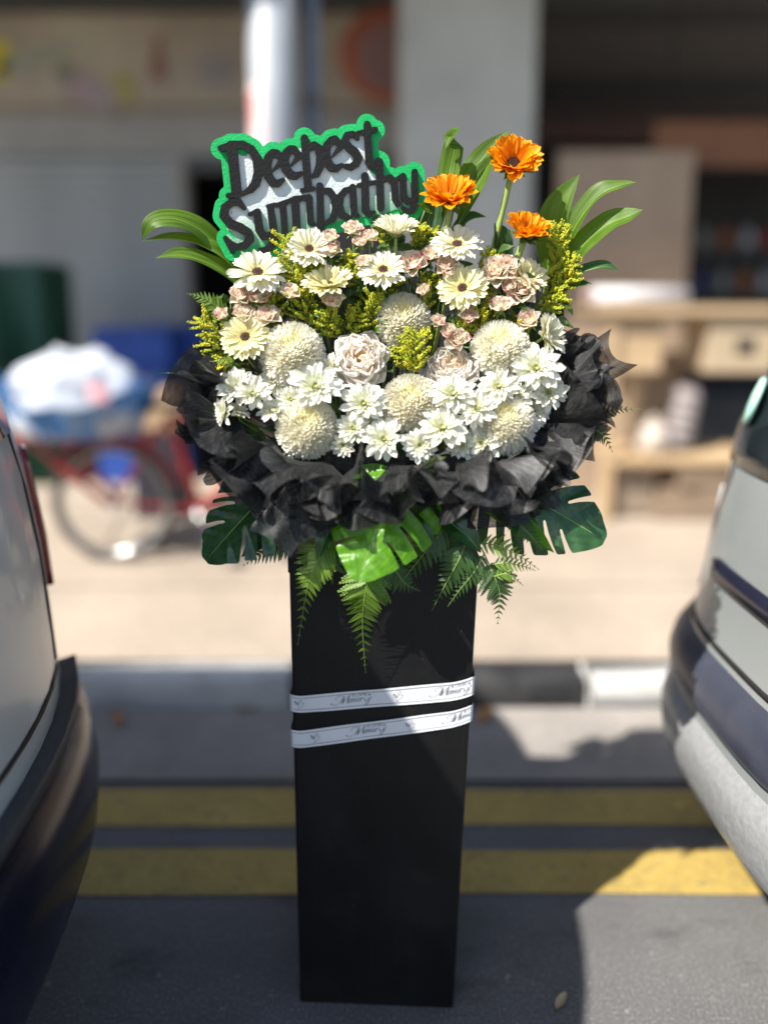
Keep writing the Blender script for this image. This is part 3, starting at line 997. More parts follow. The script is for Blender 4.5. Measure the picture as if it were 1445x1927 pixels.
# ------------------------------------------------------------------ parked vehicles
glass_m, gnt, gb = nodes('dark_car_glass')
gb.inputs['Base Color'].default_value = (0.012, 0.016, 0.018, 1); gb.inputs['Roughness'].default_value = 0.06
lamp_red = plain('red_lamp_lens', (0.24, 0.010, 0.016), 0.2, (0.18, 0.008, 0.012), 20, coat=0.5)
lamp_clear = plain('clear_lamp_lens', (0.62, 0.63, 0.62), 0.15, (0.5, 0.5, 0.5), 20, coat=0.5)


trim_gap = plain('panel_gap_dark', (0.01, 0.01, 0.01), 0.7)


def vehicle(name, label, cat, xe, d, yc, hw, L, end, front, paint, bump_m, rnd_end, z_t):
    """body lofted from its side outline; d=-1: end faces +x and the body runs to -x"""
    t = thing(name, label, cat, (xe + d * L / 2, yc, 0))
    Ti = Matrix.Translation((-(xe + d * L / 2), -yc, 0))
    prof = end + [(L - s, z) for s, z in reversed(front)]
    npr = len(end)

    def S(s, z, w, off=0.0):
        k = min(1.0, max(0.0, (z - z_t) / 0.9))
        y = yc + w * (hw + off) * (1 - 0.10 * k * k)
        r = rnd_end * abs(w) ** 3.2
        ss = s + (r * (1 - s / L * 2)) if True else s
        zz = z - (0.07 * abs(w) ** 7 if z > z_t + 0.5 else 0)
        return V((xe + d * (ss - off * (1 - 2 * s / L)), y, zz))
    nw = 18
    mb = MB()
    idx = []
    for s, z in prof:
        row = []
        for i in range(nw + 1):
            w = -1 + 2 * i / nw
            row.append(mb.vert(S(s, z, w)))
        idx.append(row)
    for a, b in zip(idx[:-1], idx[1:]):
        for i in range(nw):
            q = (a[i], a[i + 1], b[i + 1], b[i])
            mb.f.append(q if d < 0 else q[::-1])
    for side in (0, nw):
        mb.f.append(tuple(r[side] for r in idx))
    mb.f.append(tuple(idx[0]) + tuple(reversed(idx[-1])))
    obj('body', mb, paint, t, Ti)

    def end_at(z):
        for (s0, z0), (s1, z1) in zip(end[:-1], end[1:]):
            if z0 <= z <= z1:
                return s0 + (s1 - s0) * (z - z0) / max(1e-6, z1 - z0)
        return end[-1][0]

    def patch(nm, z0, z1, w0, w1, off, m, parent=t, round_=False, nz=8):
        mb = MB()

        def fn(u, v):
            w = w0 + (w1 - w0) * u; z = z0 + (z1 - z0) * v
            o_ = off * (math.sin(PI * v) ** 0.5 if round_ else 1)
            return S(end_at(z), z, w, o_)
        mb.grid(fn, 16, nz, flip=(d > 0))
        n = len(mb.v)
        ring = [i for i in range(17)] + [17 * (j + 1) + 16 for j in range(nz)] + [17 * nz + i for i in range(15, -1, -1)] + [17 * j for j in range(nz - 1, 0, -1)]
        base = []
        for i in ring:
            u, v = mb.uv[i]
            w = w0 + (w1 - w0) * u; z = z0 + (z1 - z0) * v
            base.append(mb.vert(S(end_at(z), z, w, -0.004)))
        for k in range(len(ring)):
            a, b = ring[k], ring[(k + 1) % len(ring)]
            c, e = base[k], base[(k + 1) % len(ring)]
            mb.f.append((a, c, e, b) if d < 0 else (a, b, e, c))
        return obj(nm, mb, m, parent, Ti)
    for w_ in (-0.80, 0.80):
        patch('panel_gap', 0.74, end[-3][1] - 0.03, w_ - 0.006, w_ + 0.006, 0.0025, trim_gap, nz=10)
    patch('panel_gap', 0.715, 0.727, -0.80, 0.80, 0.0025, trim_gap, nz=2)
    return t, patch, S, Ti


def wheels(t, Ti, xe, d, yc, hw, L, ins=(0.75, 3.4)):
    for s in ins:
        for sy in (-1, 1):
            c = V((xe + d * s, yc + sy * (hw - 0.09), 0.31))
            w = obj('wheel', (lambda m_: (m_.tube([(0, -0.10, 0), (0, 0.10, 0)], 0.20, 20), m_)[1])(MB()), chrome, t, Ti @ Matrix.Translation(c))
            mb = MB(); mb.lathe([(0.20, -0.095), (0.29, -0.10), (0.31, -0.07), (0.31, 0.07), (0.29, 0.10), (0.20, 0.095)], 28, Matrix.Rotation(PI / 2, 4, 'X'))
            obj('tyre', mb, plain('car_tyre', (0.02, 0.02, 0.02), 0.8), w)


silver = plain('van_grey_paint', (0.46, 0.48, 0.465), 0.36, (0.42, 0.44, 0.43), 2, spec=0.5, coat=0.4)
trim_b = plain('black_bumper_plastic', (0.006, 0.007, 0.016), 0.24, (0.010, 0.012, 0.026), 9)
vend = [(0.16, 0.20), (0.07, 0.24), (0.03, 0.34), (0.02, 0.50), (0.025, 0.64), (0.035, 0.80), (0.05, 0.98), (0.075, 1.15), (0.125, 1.36), (0.19, 1.62), (0.235, 1.86), (0.27, 2.03), (0.31, 2.12), (0.44, 2.165)]
vfr = [(0.20, 0.20), (0.05, 0.28), (0.0, 0.50), (0.04, 0.80), (0.16, 1.05), (0.80, 1.85), (1.05, 2.06), (1.4, 2.16)]
VX, VY = -0.598, 0.775
van, vp, VS, VT = vehicle('parked_van', 'pale grey van on the left with a black wraparound rear bumper', 'van', VX, -1, VY, 0.84, 4.5, vend, vfr, silver, trim_b, 0.17, 0.9)
bumper = vp('bumper', 0.21, 0.625, -0.985, 0.985, 0.055, trim_b, round_=True)
vp('bumper_step', 0.635, 0.665, -0.96, 0.96, 0.03, plain('step_grey', (0.05, 0.05, 0.052), 0.6), nz=2)
vp('tail_light', 0.86, 1.18, 0.93, 0.995, 0.010, lamp_red); vp('tail_light', 0.82, 1.20, -0.995, -0.905, 0.010, lamp_red)
vp('rear_window', 1.24, 1.80, -0.80, 0.80, 0.006, glass_m)
np_ = vp('number_plate', 0.86, 0.97, -0.27, 0.27, 0.010, plain('plate_black', (0.015, 0.015, 0.015), 0.4), nz=2)
vp('tailgate_handle', 1.06, 1.10, -0.16, 0.16, 0.022, trim_b, nz=2)
for sy in (-1, 1):
    mb = MB()
    pts = [VS(s, z, sy, 0.004) for s, z in ((0.55, 1.22), (0.62, 1.78), (3.35, 1.80), (3.75, 1.22))]
    for p in pts:
        mb.vert(p)
    mb.f.append((0, 1, 2, 3) if sy < 0 else (3, 2, 1, 0)); obj('side_window', mb, glass_m, van, VT, smooth=False)
wheels(van, VT, VX, -1, VY, 0.84, 4.5)

silver2 = plain('car_silver_paint', (0.22, 0.235, 0.23), 0.34, (0.19, 0.205, 0.20), 2, coat=0.3)
cend = [(0.50, 0.22), (0.16, 0.27), (0.05, 0.32), (0.01, 0.40), (0.0, 0.50), (0.01, 0.60), (0.035, 0.70), (0.06, 0.80), (0.075, 0.92), (0.10, 1.05), (0.13, 1.20), (0.20, 1.36), (0.40, 1.52), (0.52, 1.58), (0.70, 1.62)]
cfr = [(0.20, 0.20), (0.04, 0.28), (0.0, 0.45), (0.06, 0.66), (0.30, 0.80), (0.95, 0.95), (1.50, 1.45), (1.85, 1.60)]
CX, CY = 0.72, 1.45
car, cp, CS, CT = vehicle('parked_car', 'narrow silver microvan on the right with a round mint disc on its tailgate', 'car', CX, 1, CY, 0.50, 3.3, cend, cfr, silver2, trim_b, 0.22, 0.85)
cp('bumper_trim', 0.57, 0.70, -0.985, 0.985, 0.028, plain('dark_trim', (0.03, 0.034, 0.05), 0.35, (0.05, 0.055, 0.075), 6), round_=True)
cp('lower_bumper', 0.335, 0.545, -0.97, 0.97, 0.030, plain('pale_lower_bumper', (0.24, 0.245, 0.24), 0.30, (0.20, 0.205, 0.21), 90, bump=0.5, bs=34), round_=True)
cp('tail_light', 0.74, 1.02, 0.80, 0.985, 0.010, lamp_clear); cp('tail_light', 0.74, 1.02, -0.985, -0.80, 0.010, lamp_clear)
cp('rear_window', 1.12, 1.48, -0.74, 0.74, 0.006, glass_m)
cp('tailgate_handle', 0.86, 0.90, -0.35, 0.35, 0.016, trim_b, nz=2)
dq = P(1437, 748, 1.62)
cpos = CS(0.16, 1.27, 0.42, 0.012)
mb = MB(); mb.lathe([(0.0, 0.0), (0.055, 0.0), (0.062, 0.006), (0.055, 0.014), (0.02, 0.018)], 24)
nrm = V((-0.85, 0.45, 0.30)).normalized()
obj('round_disc', mb, plain('mint_disc', (0.34, 0.62, 0.50), 0.4, (0.42, 0.68, 0.56), 12), car, CT @ frame(cpos, nrm))
for sy in (-1, 1):
    mb = MB()
    for s, z in ((0.75, 1.02), (1.0, 1.46), (2.3, 1.48), (2.9, 1.02)):
        mb.vert(CS(s, z, sy, 0.004))
    mb.f.append((3, 2, 1, 0) if sy < 0 else (0, 1, 2, 3)); obj('side_window', mb, glass_m, car, CT, smooth=False)
wheels(car, CT, CX, 1, CY, 0.50, 3.3, (0.75, 2.6))

# ------------------------------------------------------------------ litter
def dead_leaf(px, py, z, size, col, label, rot):
    p = G(px, py, z)
    t = thing('fallen_leaf', label, 'leaf', Matrix.Translation(p) @ Matrix.Rotation(rot, 4, 'Z'), 'fallen leaves along the kerb')
    mb = MB()
    mb.grid(lambda u, v: (size * (v - 0.5) * 2, size * 0.9 * (u - 0.5) * math.sin(PI * min(1, v * 0.98 + 0.01)) ** 0.7, 0.004 + size * 0.5 * (2 * u - 1) ** 2 * 0.5 + 0.2 * size * v * v), 4, 8)
    obj('blade', mb, plain('dead_leaf', col, 0.7, tuple(c * 0.6 for c in col), 30), t)
    mb = MB(); mb.tube([(-size * 1.3, 0, 0.004), (-size * 0.9, 0, 0.006)], 0.0012, 4); obj('stalk', mb, MT['stem_dark'], t)


dead_leaf(912, 1350, 0.0, 0.045, (0.60, 0.27, 0.05), 'orange fallen leaf in the drain just right of the stand', 1.1)
dead_leaf(468, 1336, 0.0, 0.04, (0.34, 0.20, 0.06), 'brown fallen leaf at the kerb foot just left of the stand', 0.3)
dead_leaf(222, 1357, 0.0, 0.04, (0.50, 0.22, 0.10), 'reddish fallen leaf in the drain beside the grey van', 2.0)
dead_leaf(1055, 1890, 0.001, 0.022, (0.42, 0.33, 0.20), 'small pale fallen leaf on the asphalt right of the stand foot', 0.8)

# ================================================================== THE FLOWER STAND
# tall tapered card box
c_bl, c_br = G(564, 1885), G(853, 1897)
yL, yR = c_bl.y, c_br.y
ZT = 1.005
tl = V((-0.188, yL, ZT)); tr = V((0.186, yR, ZT))
dpt = 0.33
stand = thing('flower_stand', 'tall black card box stand tapering to its foot on the asphalt', 'stand', (0, 1.5, 0))
TSt = Matrix.Translation((0, -1.5, 0))


def boxpt(u, z):
    """front face of the stand: u across 0..1, height z"""
    k = z / ZT
    a = c_bl.lerp(tl, k); b = c_br.lerp(tr, k)
    p = a.lerp(b, u); p.z = z
    return p


def frustum(z0, z1, grow, mbv, inset_back=0.0):
    rings = []
    bv = 0.006
    for z in (z0, z1):
        a, b = boxpt(0, z), boxpt(1, z)
        a.x -= grow; b.x += grow; a.y -= grow; b.y -= grow
        w = (dpt * (0.89 + 0.11 * z / ZT))
        c = b + V((0, w + 2 * grow, 0)); d = a + V((0, w + 2 * grow, 0))
        pts = []
        for p, q0, q1 in ((a, d, b), (b, a, c), (c, b, d), (d, c, a)):
            u0 = (q0 - p).normalized() * bv; u1 = (q1 - p).normalized() * bv
            for t in (0.0, 0.5, 1.0):
                e = u0 * (1 - t) ** 2 + u1 * t * t
                pts.append(p + e)
        rings.append([mbv.vert(p) for p in pts])
    n = len(rings[0])
    for i in range(n):
        mbv.f.append((rings[0][i], rings[0][(i + 1) % n], rings[1][(i + 1) % n], rings[1][i]))
    mbv.f.append(tuple(rings[1])); mbv.f.append(tuple(rings[0][::-1]))


mb = MB(); frustum(0.0, ZT - 0.032, 0.0, mb)
obj('box', mb, MT['card'], stand, TSt, smooth=False)
mb = MB(); frustum(ZT - 0.0315, ZT, 0.0025, mb)
obj('lid', mb, MT['card'], stand, TSt, smooth=False)
mb = MB(); mb.box((0, 1.51, ZT + 0.021), (0.345, 0.29, 0.04), bev=0.004)
obj('liner', mb, MT['liner'], stand, TSt, smooth=False)
foam = thing('foam_block', 'green wet foam block sitting in the top of the black stand', 'foam block', (0, 1.51, ZT + 0.042))
mb = MB(); mb.box((0, 0, 0.04), (0.26, 0.22, 0.08), bev=0.012); obj('block', mb, MT['foam'], foam)
for sx in (-0.06, 0.06):
    mb = MB(); mb.box((sx, 0, 0.0815), (0.012, 0.224, 0.002)); obj('tape', mb, MT['card'], foam)

# ribbons round the stand
RW = 0.0295


def ribbon(name, label, pl, pr, wl, wr):
    """pl/pr pixel (x, ytop, ybot) at the left and right edges"""
    zl0, zl1 = P(pl[0], pl[2], yL).z, P(pl[0], pl[1], yL).z
    zr0, zr1 = P(pr[0], pr[2], yR).z, P(pr[0], pr[1], yR).z
    t = thing(name, label, 'ribbon', (0, yL, (zl0 + zr1) / 2))
    Ti = Matrix.Translation((0, -yL, -(zl0 + zr1) / 2))

    def front(u, v, off=0.0018):
        lift = 0.004 * max(0, (u - 0.86) / 0.14) ** 2 + 0.002 * max(0, (0.06 - u) / 0.06) ** 2
        z = (zl0 + (zr0 - zl0) * u) * (1 - v) + (zl1 + (zr1 - zl1) * u) * v + lift * 2.2
        p = boxpt(u, z)
        p.y -= off + 0.0012 * math.sin(u * 7 + v) ** 2
        return p
    mb = MB()
    mb.grid(lambda u, v: front(u, v), 40, 3)
    # round the corner and along the sides
    def side(u, v, s):
        e = front(1.0 if s > 0 else 0.0, v)
        a = min(1, u * 8) * PI / 2
        r = 0.006
        q = V((s * r * math.sin(a) * 0.9, r * (1 - math.cos(a)), 0)) + V((0, max(0, u - 0.125) * 0.36, s * max(0, u - 0.125) * 0.03))
        return e + q
    mb.grid(lambda u, v: side(u, v, 1), 12, 3)
    mb.grid(lambda u, v: side(u, v, -1), 12, 3, flip=True)
    obj('band', mb, MT['ribbon'], t, Ti)
    for v0, v1, m_, nm, off in ((0.0, 0.085, 'ribbon_edge', 'woven_edge', 0.0024), (0.915, 1.0, 'ribbon_edge', 'woven_edge', 0.0024), (0.125, 0.15, 'ink', 'printed_line', 0.0022), (0.85, 0.875, 'ink', 'printed_line', 0.0022)):
        mb = MB(); mb.grid(lambda u, v: front(u, v0 + (v1 - v0) * v, off), 40, 1)
        obj(nm, mb, MT[m_], t, Ti)
    return t, Ti, front


MEM = [
    [(665, 345, 13), (668, 348, 8), (690, 361, 3), (725, 360, 3), (765, 340, 3), (800, 305, 3), (846, 240, 4), (852, 232, 3)],
    [(852, 232, 3), (800, 233, 3), (755, 243, 3), (733, 262, 4), (732, 282, 4), (748, 287, 2)],
    [(852, 234, 4), (846, 270, 8), (838, 310, 8), (822, 342, 4)],
    [(800, 338, 7), (846, 262, 4)], [(826, 340, 4), (880, 270, 4), (936, 214, 4)],
    [(936, 214, 4), (915, 260, 8), (897, 305, 8), (897, 332, 6), (915, 328, 3)],
    [(922, 302, 3), (943, 292, 3), (950, 275, 4), (938, 268, 3), (920, 290, 6), (918, 316, 6), (932, 324, 4), (952, 305, 3)],
    [(966, 268, 5), (958, 320, 6)], [(960, 300, 3), (985, 268, 4), (992, 278, 6), (983, 318, 6)], [(988, 294, 3), (1010, 264, 4), (1018, 276, 6), (1010, 308, 6), (1024, 308, 3)],
    [(1062, 264, 4), (1044, 266, 5), (1034, 288, 6), (1038, 310, 5), (1056, 306, 5), (1070, 284, 6), (1062, 264, 4)],
    [(1092, 258, 5), (1082, 308, 6)], [(1086, 286, 3), (1102, 260, 4), (1118, 258, 7)],
    [(1136, 254, 5), (1140, 285, 6), (1152, 302, 5), (1172, 288, 4)], [(1240, 236, 6), (1210, 285, 5), (1185, 335, 4), (1160, 358, 4), (1143, 348, 4), (1160, 322, 3), (1215, 290, 3)],
    [(1196, 252, 5), (1190, 285, 5), (1202, 298, 4)],
]
CAPS = []


def cap(x, segs):
    y = 242 - 0.10 * (x - 955)
    CAPS.extend([[(x + a * 24, y - b * 42, 2.6) for a, b in s] for s in segs])


cap(955, [[(.5, 0), (.5, 1)]])
cap(973, [[(0, 0), (0, 1), (.9, 0), (.9, 1)]])
cap(1022, [[(0, 1), (0, 0), (.8, 0)]])
cap(1048, [[(.45, 0), (0, .3), (0, .7), (.45, 1), (.9, .7), (.9, .3), (.45, 0)]])
cap(1077, [[(0, 1), (.45, 0), (.9, 1)]])
cap(1106, [[(.4, 0), (.4, 1)]])
cap(1124, [[(0, 0), (0, 1), (.9, 0), (.9, 1)]])
cap(1153, [[(.9, .85), (.45, 1), (0, .7), (0, .3), (.45, 0), (.9, .15), (.9, .5), (.5, .5)]])
HEART = [[(1200, 205, 9), (1212, 222, 3)], [(1222, 202, 9), (1212, 222, 3)]]
DOVE = [
    [(124, 318, 4), (130, 345, 6), (150, 368, 6), (172, 382, 4)], [(128, 325, 4), (150, 335, 5), (168, 358, 5), (180, 380, 4)], [(138, 325, 3), (160, 350, 4), (176, 372, 4)],
    [(124, 318, 3), (150, 330, 3), (170, 350, 3), (186, 366, 3)],
    [(186, 362, 3), (186, 335, 3), (196, 305, 3), (218, 288, 3), (228, 300, 3), (224, 330, 3), (236, 345, 3), (262, 348, 3), (248, 360, 3), (244, 378, 3), (222, 398, 3), (200, 402, 3), (184, 420, 3)],
    [(180, 424, 8), (172, 420, 4)], [(184, 426, 5), (192, 432, 3)], [(200, 318, 2.5), (206, 345, 2.5), (222, 340, 2.5)],
]


def flat_print(strokes, x0, ymid, slope, x1clip=None, step=2.0):
    pts = [p for s in strokes for p in s]
    lo = min(p[0] for p in pts) - 16; hi = max(p[0] for p in pts) + 16
    st = [[(x, y + slope * (x - x0), r) for x, y, r in s] for s in strokes]
    ys_ = [p[1] for s in st for p in s]
    st = [[(x, y, r * 0.62) for x, y, r in s] for s in st]
    xs = np.arange(lo, hi, step); ys = np.arange(min(ys_) - 18, max(ys_) + 18, step)
    X, Y = np.meshgrid(xs, ys)
    F = sd_strokes(X, Y, st)
    if x1clip is not None:
        F = np.maximum(F, X - x1clip)
    return F, xs, ys


UPZ = 1.0 / (8.03)            # zoomed pixel -> photo pixel


def print_on(t, Ti, front, name, strokes, slope, x0z, u0, ymid_z, vmid, zpx, clip=None, label=None):
    """u0: where the zoomed x0z falls across the band; zpx: metres per zoomed pixel"""
    F, xs, ys = flat_print(strokes, x0z, 0, slope, clip)
    w = 0.345
    h = RWM

    def fn(x, y, z):
        u = u0 + (x - x0z) * zpx / w
        v = vmid - (y - ymid_z) * zpx / h
        return front(u, v, 0.0026)
    mb = slab(F, xs, ys, lambda x, y, z: fn(x, y, z), None, 0)
    mb.f = [f[::-1] for f in mb.f]
    o = obj(name, mb, MT['ink'], t, Ti)
    if label:
        o['label'] = label


zpx = 1.455 / FPX / 8.03
RWM = 0.0335
rb1, T1, f1 = ribbon('ribbon', 'upper white printed memorial ribbon crossing the black stand', (549, 1310, 1341), (890, 1280, 1315), 0, 0)
rb2, T2, f2 = ribbon('ribbon', 'lower white printed memorial ribbon crossing the black stand more steeply', (549, 1376, 1408), (887, 1333, 1364), 0, 0)
for t, Ti, fr, items in ((rb1, T1, f1, (('d', 563, None), ('m', 622, None), ('d', 751, None), ('m', 808, None))), (rb2, T2, f2, (('d', 593, None), ('m', 651, None), ('d', 776, None), ('m', 834, 886)))):
    for k, px, clip in items:
        u0 = (px - 549.0) / (889.0 - 549.0)
        if k == 'd':
            print_on(t, Ti, fr, 'dove_print', DOVE, 0.0, 193, u0, 362, 0.5, zpx)
        else:
            cz = None if clip is None else 650 + (clip - px) * 8.03
            print_on(t, Ti, fr, 'lettering', MEM + CAPS + HEART, 0.085, 650, u0, 316, 0.5, zpx, cz)

# ------------------------------------------------------------------ the sign
LET = [
    # D
    [(445.4, 288, 9.8), (449.5, 364, 9.8)], [(425, 286.5, 6), (445, 281, 7)], [(434, 369, 5), (460, 365.5, 5)],
    [(443, 280, 7), (465, 279.5, 7), (480, 288, 8), (489.5, 304, 9), (491, 327, 9), (485, 347, 8.5), (475, 358, 7), (464, 364, 4.5)],
    # e
    [(533, 302, 6.5), (526, 295, 7.5), (518.5, 294, 7.5), (510, 302, 8), (506, 318, 8.8), (508.4, 334, 8.8), (516, 346, 8.5), (525, 347.5, 7), (535, 341, 4.5)],
    [(517.5, 325, 2.2), (533, 309, 6)],
    # e
    [(563, 295, 7), (557, 288, 7.5), (550, 287.5, 7.5), (542, 295, 8), (538, 309, 8.8), (541, 322, 8.8), (549, 332, 8.5), (558, 334, 7), (568, 329.5, 4.5)],
    [(550.5, 316, 2.2), (565, 300, 6)],
    # p
    [(576.5, 269, 7.6), (580.5, 355, 7.8)], [(569, 360, 4.6), (590, 356.5, 4.6)],
    [(584, 286, 6), (594, 280, 7), (602, 286, 8), (605, 300, 8.5), (603, 317, 8.5), (597, 330, 7), (590, 335, 4)],
    # e
    [(639, 277, 6.5), (632, 270, 7.5), (625, 272, 7.5), (617, 281, 8), (614, 295, 8.8), (616.5, 308, 8.8), (624, 319, 8.5), (633, 321, 7), (643, 315, 4.5)],
    [(626.5, 300, 2.2), (641, 284, 6)],
    # s
    [(673, 268, 4.5), (665, 260.5, 6), (654, 263, 7), (649.5, 273, 7.5), (657, 284, 8), (668, 292, 8.5), (674, 302, 8.5), (670, 312, 7.5), (660, 318.5, 6.5), (651, 317, 5.5)],
    # t
    [(691, 244, 7), (694, 310, 7.5)], [(674, 259.5, 5), (706, 252.5, 5.5)], [(697, 315, 8), (707, 316.5, 6.5), (711, 306, 5.5)],
    # S
    [(461.5, 391, 4.5), (453, 381, 6.5), (439, 381, 7), (427, 390, 8), (424, 405, 8.5), (436, 419.5, 9), (453, 426, 9), (467, 435, 8.5), (470, 447, 8), (460.5, 458, 7.5), (445, 461, 6.3), (434, 455, 6), (426, 446, 5)],
    [(425, 445, 5), (436, 470, 4.5)], [(461.5, 391, 4.5), (455, 376, 3)],
    # y
    [(471, 402.5, 4), (487, 396, 5)], [(485, 399, 7.4), (488, 430, 8), (495, 442, 8), (506, 440, 6)], [(510, 390, 6.8), (513.5, 426, 8), (515, 448, 7.6), (507, 462, 7.3), (497, 467.5, 7), (489, 467, 5.5)],
    [(505, 388, 4), (518, 384.5, 4)],
    # m
    [(533, 386, 6.6), (535, 436, 6.4)], [(519, 386, 4), (533, 384, 6.5), (545, 378, 4.5), (556, 376, 7.5), (570, 373, 5.5), (582, 373, 7)],
    [(556, 377, 8), (557, 430, 7.8)], [(582, 374, 7), (583, 417, 6.6), (590.5, 421, 4)],
    # p
    [(602, 352, 7.2), (602.5, 432, 7.4)], [(607, 360, 6), (620, 361, 7), (629, 374, 7.6), (631, 393, 7.6), (625, 411, 7), (613, 418, 4.5)],
    # a
    [(657, 357, 5), (649, 360, 6.5), (640, 370, 7), (638, 387, 7), (642.5, 404, 7.2), (654, 409, 6)], [(663, 354, 6.8), (665, 402, 7.2), (673, 406, 4)],
    # t
    [(686, 334, 7.4), (686.5, 395, 7.8), (693, 403, 6.5), (703, 398.5, 3.5)], [(674, 350.5, 4.6), (712, 344, 4.6)],
    # h
    [(713, 309, 7.5), (715, 391, 7.5)], [(721, 340, 6), (733, 337, 7), (741, 348, 7.2), (742.5, 375, 7), (747, 385, 5.5), (753, 382, 3.5)],
    # y
    [(744, 340, 4), (757, 334, 6.4), (758.5, 372, 7), (767, 380, 6.5), (777, 376, 5)], [(779, 327, 6.6), (780, 386, 7), (774, 397, 6), (764, 397, 5.2), (757, 391, 4.2)],
]
HULL = [(440, 290), (500, 290), (560, 270), (690, 255), (702, 320), (772, 340), (774, 392), (700, 420), (600, 445), (500, 470), (440, 460), (424, 430), (436, 370)]
SGP = P(600, 360, 1.435)
sR, sU, sB = view_basis(SGP)
sB = (sB + V((0.0, 0, 0.06))).normalized(); sR = (sR - sB * sR.dot(sB)).normalized(); sU = sB.cross(sR)
spx = upx(SGP)
sign = thing('sign', 'green foam sign with raised black Deepest Sympathy lettering', 'sign',
             Matrix.Translation(SGP) @ Matrix((sR, sU, sB)).transposed().to_4x4())
xs = np.arange(396, 806, 1.0); ys = np.arange(222, 500, 1.0)
X, Y = np.meshgrid(xs, ys)
FL = sd_strokes(X, Y, LET)


def smooth_min(F):
    return F


def boxblur(F, n=2):
    for _ in range(n):
        G_ = F.copy()
        G_[1:-1, 1:-1] = (F[1:-1, 1:-1] * 2 + F[:-2, 1:-1] + F[2:, 1:-1] + F[1:-1, :-2] + F[1:-1, 2:]) / 6
        F = G_
    return F


FB = boxblur(np.minimum(FL - 12.5, sd_poly(X, Y, HULL)), 3)
PANEL = [(446, 297), (484, 295), (500, 318), (520, 300), (545, 292), (566, 286), (600, 284), (630, 274), (660, 264), (690, 262), (694, 322), (712, 338), (770, 342), (776, 388), (760, 398), (700, 404), (640, 414), (590, 428), (540, 434), (505, 462), (480, 472), (440, 466), (428, 440), (430, 392), (452, 370)]
FPn = np.minimum(sd_poly(X, Y, PANEL), 1e9)
lf = lambda x, y, z: ((x - 600) * spx, -(y - 360) * spx, z)


def flipf(mb):
    mb.f = [f[::-1] for f in mb.f]
    return mb


obj('backing', flipf(slab(FB, xs, ys, lf, 0.0, 0.014)), MT['sign_green'], sign, smooth=False)
obj('pale_panel', flipf(slab(np.maximum(FPn, FB + 9), xs, ys, lf, 0.0142, 0.0155)), MT['sign_pale'], sign, smooth=False)
FLs = boxblur(FL, 1) + 0.35
obj('lettering', flipf(slab(FLs, xs, ys, lf, 0.0158, 0.0218)), MT['sign_black'], sign, smooth=False)
for sx in (-0.09, 0.07):
    mb = MB(); mb.tube([(sx, -0.05, -0.006), (sx * 0.8, -0.40, -0.01)], 0.004, 6); obj('stick', mb, MT['stem_pale'], sign)

# ================================================================== FLOWER BUILDERS
FOAM = V((0, 1.50, 1.09))


def petal(L, W, base=0.35, pk=0.55, tip=0.28, pitch=0.0, curl=0.0, tipcurl=0.0, cup=0.2, wave=0.0, nu=4, nv=7, seed=0, point=False, wn=2.0):
    mb = MB(); path = []
    x = z = 0.0
    for j in range(nv + 1):
        v = j / nv
        a = pitch + curl * v + tipcurl * max(0, (v - 0.55) / 0.45) ** 2
        path.append((x, z, a))
        x += math.cos(a) * L / nv; z += math.sin(a) * L / nv

    def fn(u, v):
        j = int(round(v * nv)); px_, pz, a = path[j]
        w = base + (1 - base) * math.sin(PI / 2 * min(1, v / pk))
        if v > 1 - tip:
            k = (v - (1 - tip)) / tip
            w *= max(0.06, (1 - k) ** 0.9 if point else math.sqrt(max(0, 1 - k * k)) * 0.9 + 0.1 * (1 - k))
        s = 2 * u - 1
        h = cup * W * w * s * s
        if wave:
            h += wave * W * v * math.sin(s * wn * PI + seed * 1.7 + v * 2) * (0.4 + 0.6 * abs(s))
            h += wave * W * 0.8 * v * noise.noise(V((s * 1.6, v * 2.2, seed * 3.1)))
        return (px_ - math.sin(a) * h, s * W / 2 * w, pz + math.cos(a) * h)
    mb.grid(fn, nu, nv)
    return mb


def stem_to(t, M, bend=0.05, r0=0.0024, m=None, end=None, name='stem', r1=None, up=0.10):
    Mi = M.inverted()
    p = M.translation; n = (M.to_3x3() @ V((0, 0, 1))).normalized()
    e = end or V((p.x * 0.22, 1.50 + 0.03 * math.sin(p.x * 40), 1.08))
    pts = bez(p - n * 0.004, p - n * max(bend, 0.04), e + V(((p.x - e.x) * 0.25, (p.y - e.y) * 0.2, up)), e, 8)
    s = M.to_scale().x
    mb = MB(); mb.tube([Mi @ q for q in pts], [(r0 + ((r1 or r0) - r0) * k / 8) / s for k in range(9)], 6)
    return obj(name, mb, m or MT['stem'], t)


def place(px, py, r, dx, dy, D=None, spin=None, off=0.0):
    p = P(px, py, (D if D is not None else DD(py)) + off)
    R, U, B = view_basis(p)
    n = B * math.sqrt(max(0, 1 - dx * dx - dy * dy)) + R * dx + U * dy
    return frame(p, n, rnd.uniform(0, 2 * PI) if spin is None else spin, r * upx(p))


def ring(t, name, meshes, mat, n, r0, pitch, z=0.0, jit=0.08, jp=0.08, sc=1.0, phase=0.0, js=0.06, roll=0.0):
    for i in range(n):
        if n > 10 and rnd.random() < 0.035:
            continue
        a = 2 * PI * (i + phase) / n + rnd.uniform(-jit, jit)
        if n > 10 and rnd.random() < 0.10:
            pj = rnd.uniform(-0.35, 0.35)
        else:
            pj = 0.0
        M = (Matrix.Rotation(a, 4, 'Z') @ Matrix.Translation((r0, 0, z)) @ Matrix.Rotation(-(pitch + pj + rnd.uniform(-jp, jp)), 4, 'Y')
             @ Matrix.Rotation(rnd.uniform(-roll, roll), 4, 'X') @ Matrix.Scale(sc * (1 + rnd.uniform(-js, js)), 4))
        obj(name, rnd.choice(meshes), mat, t, M)


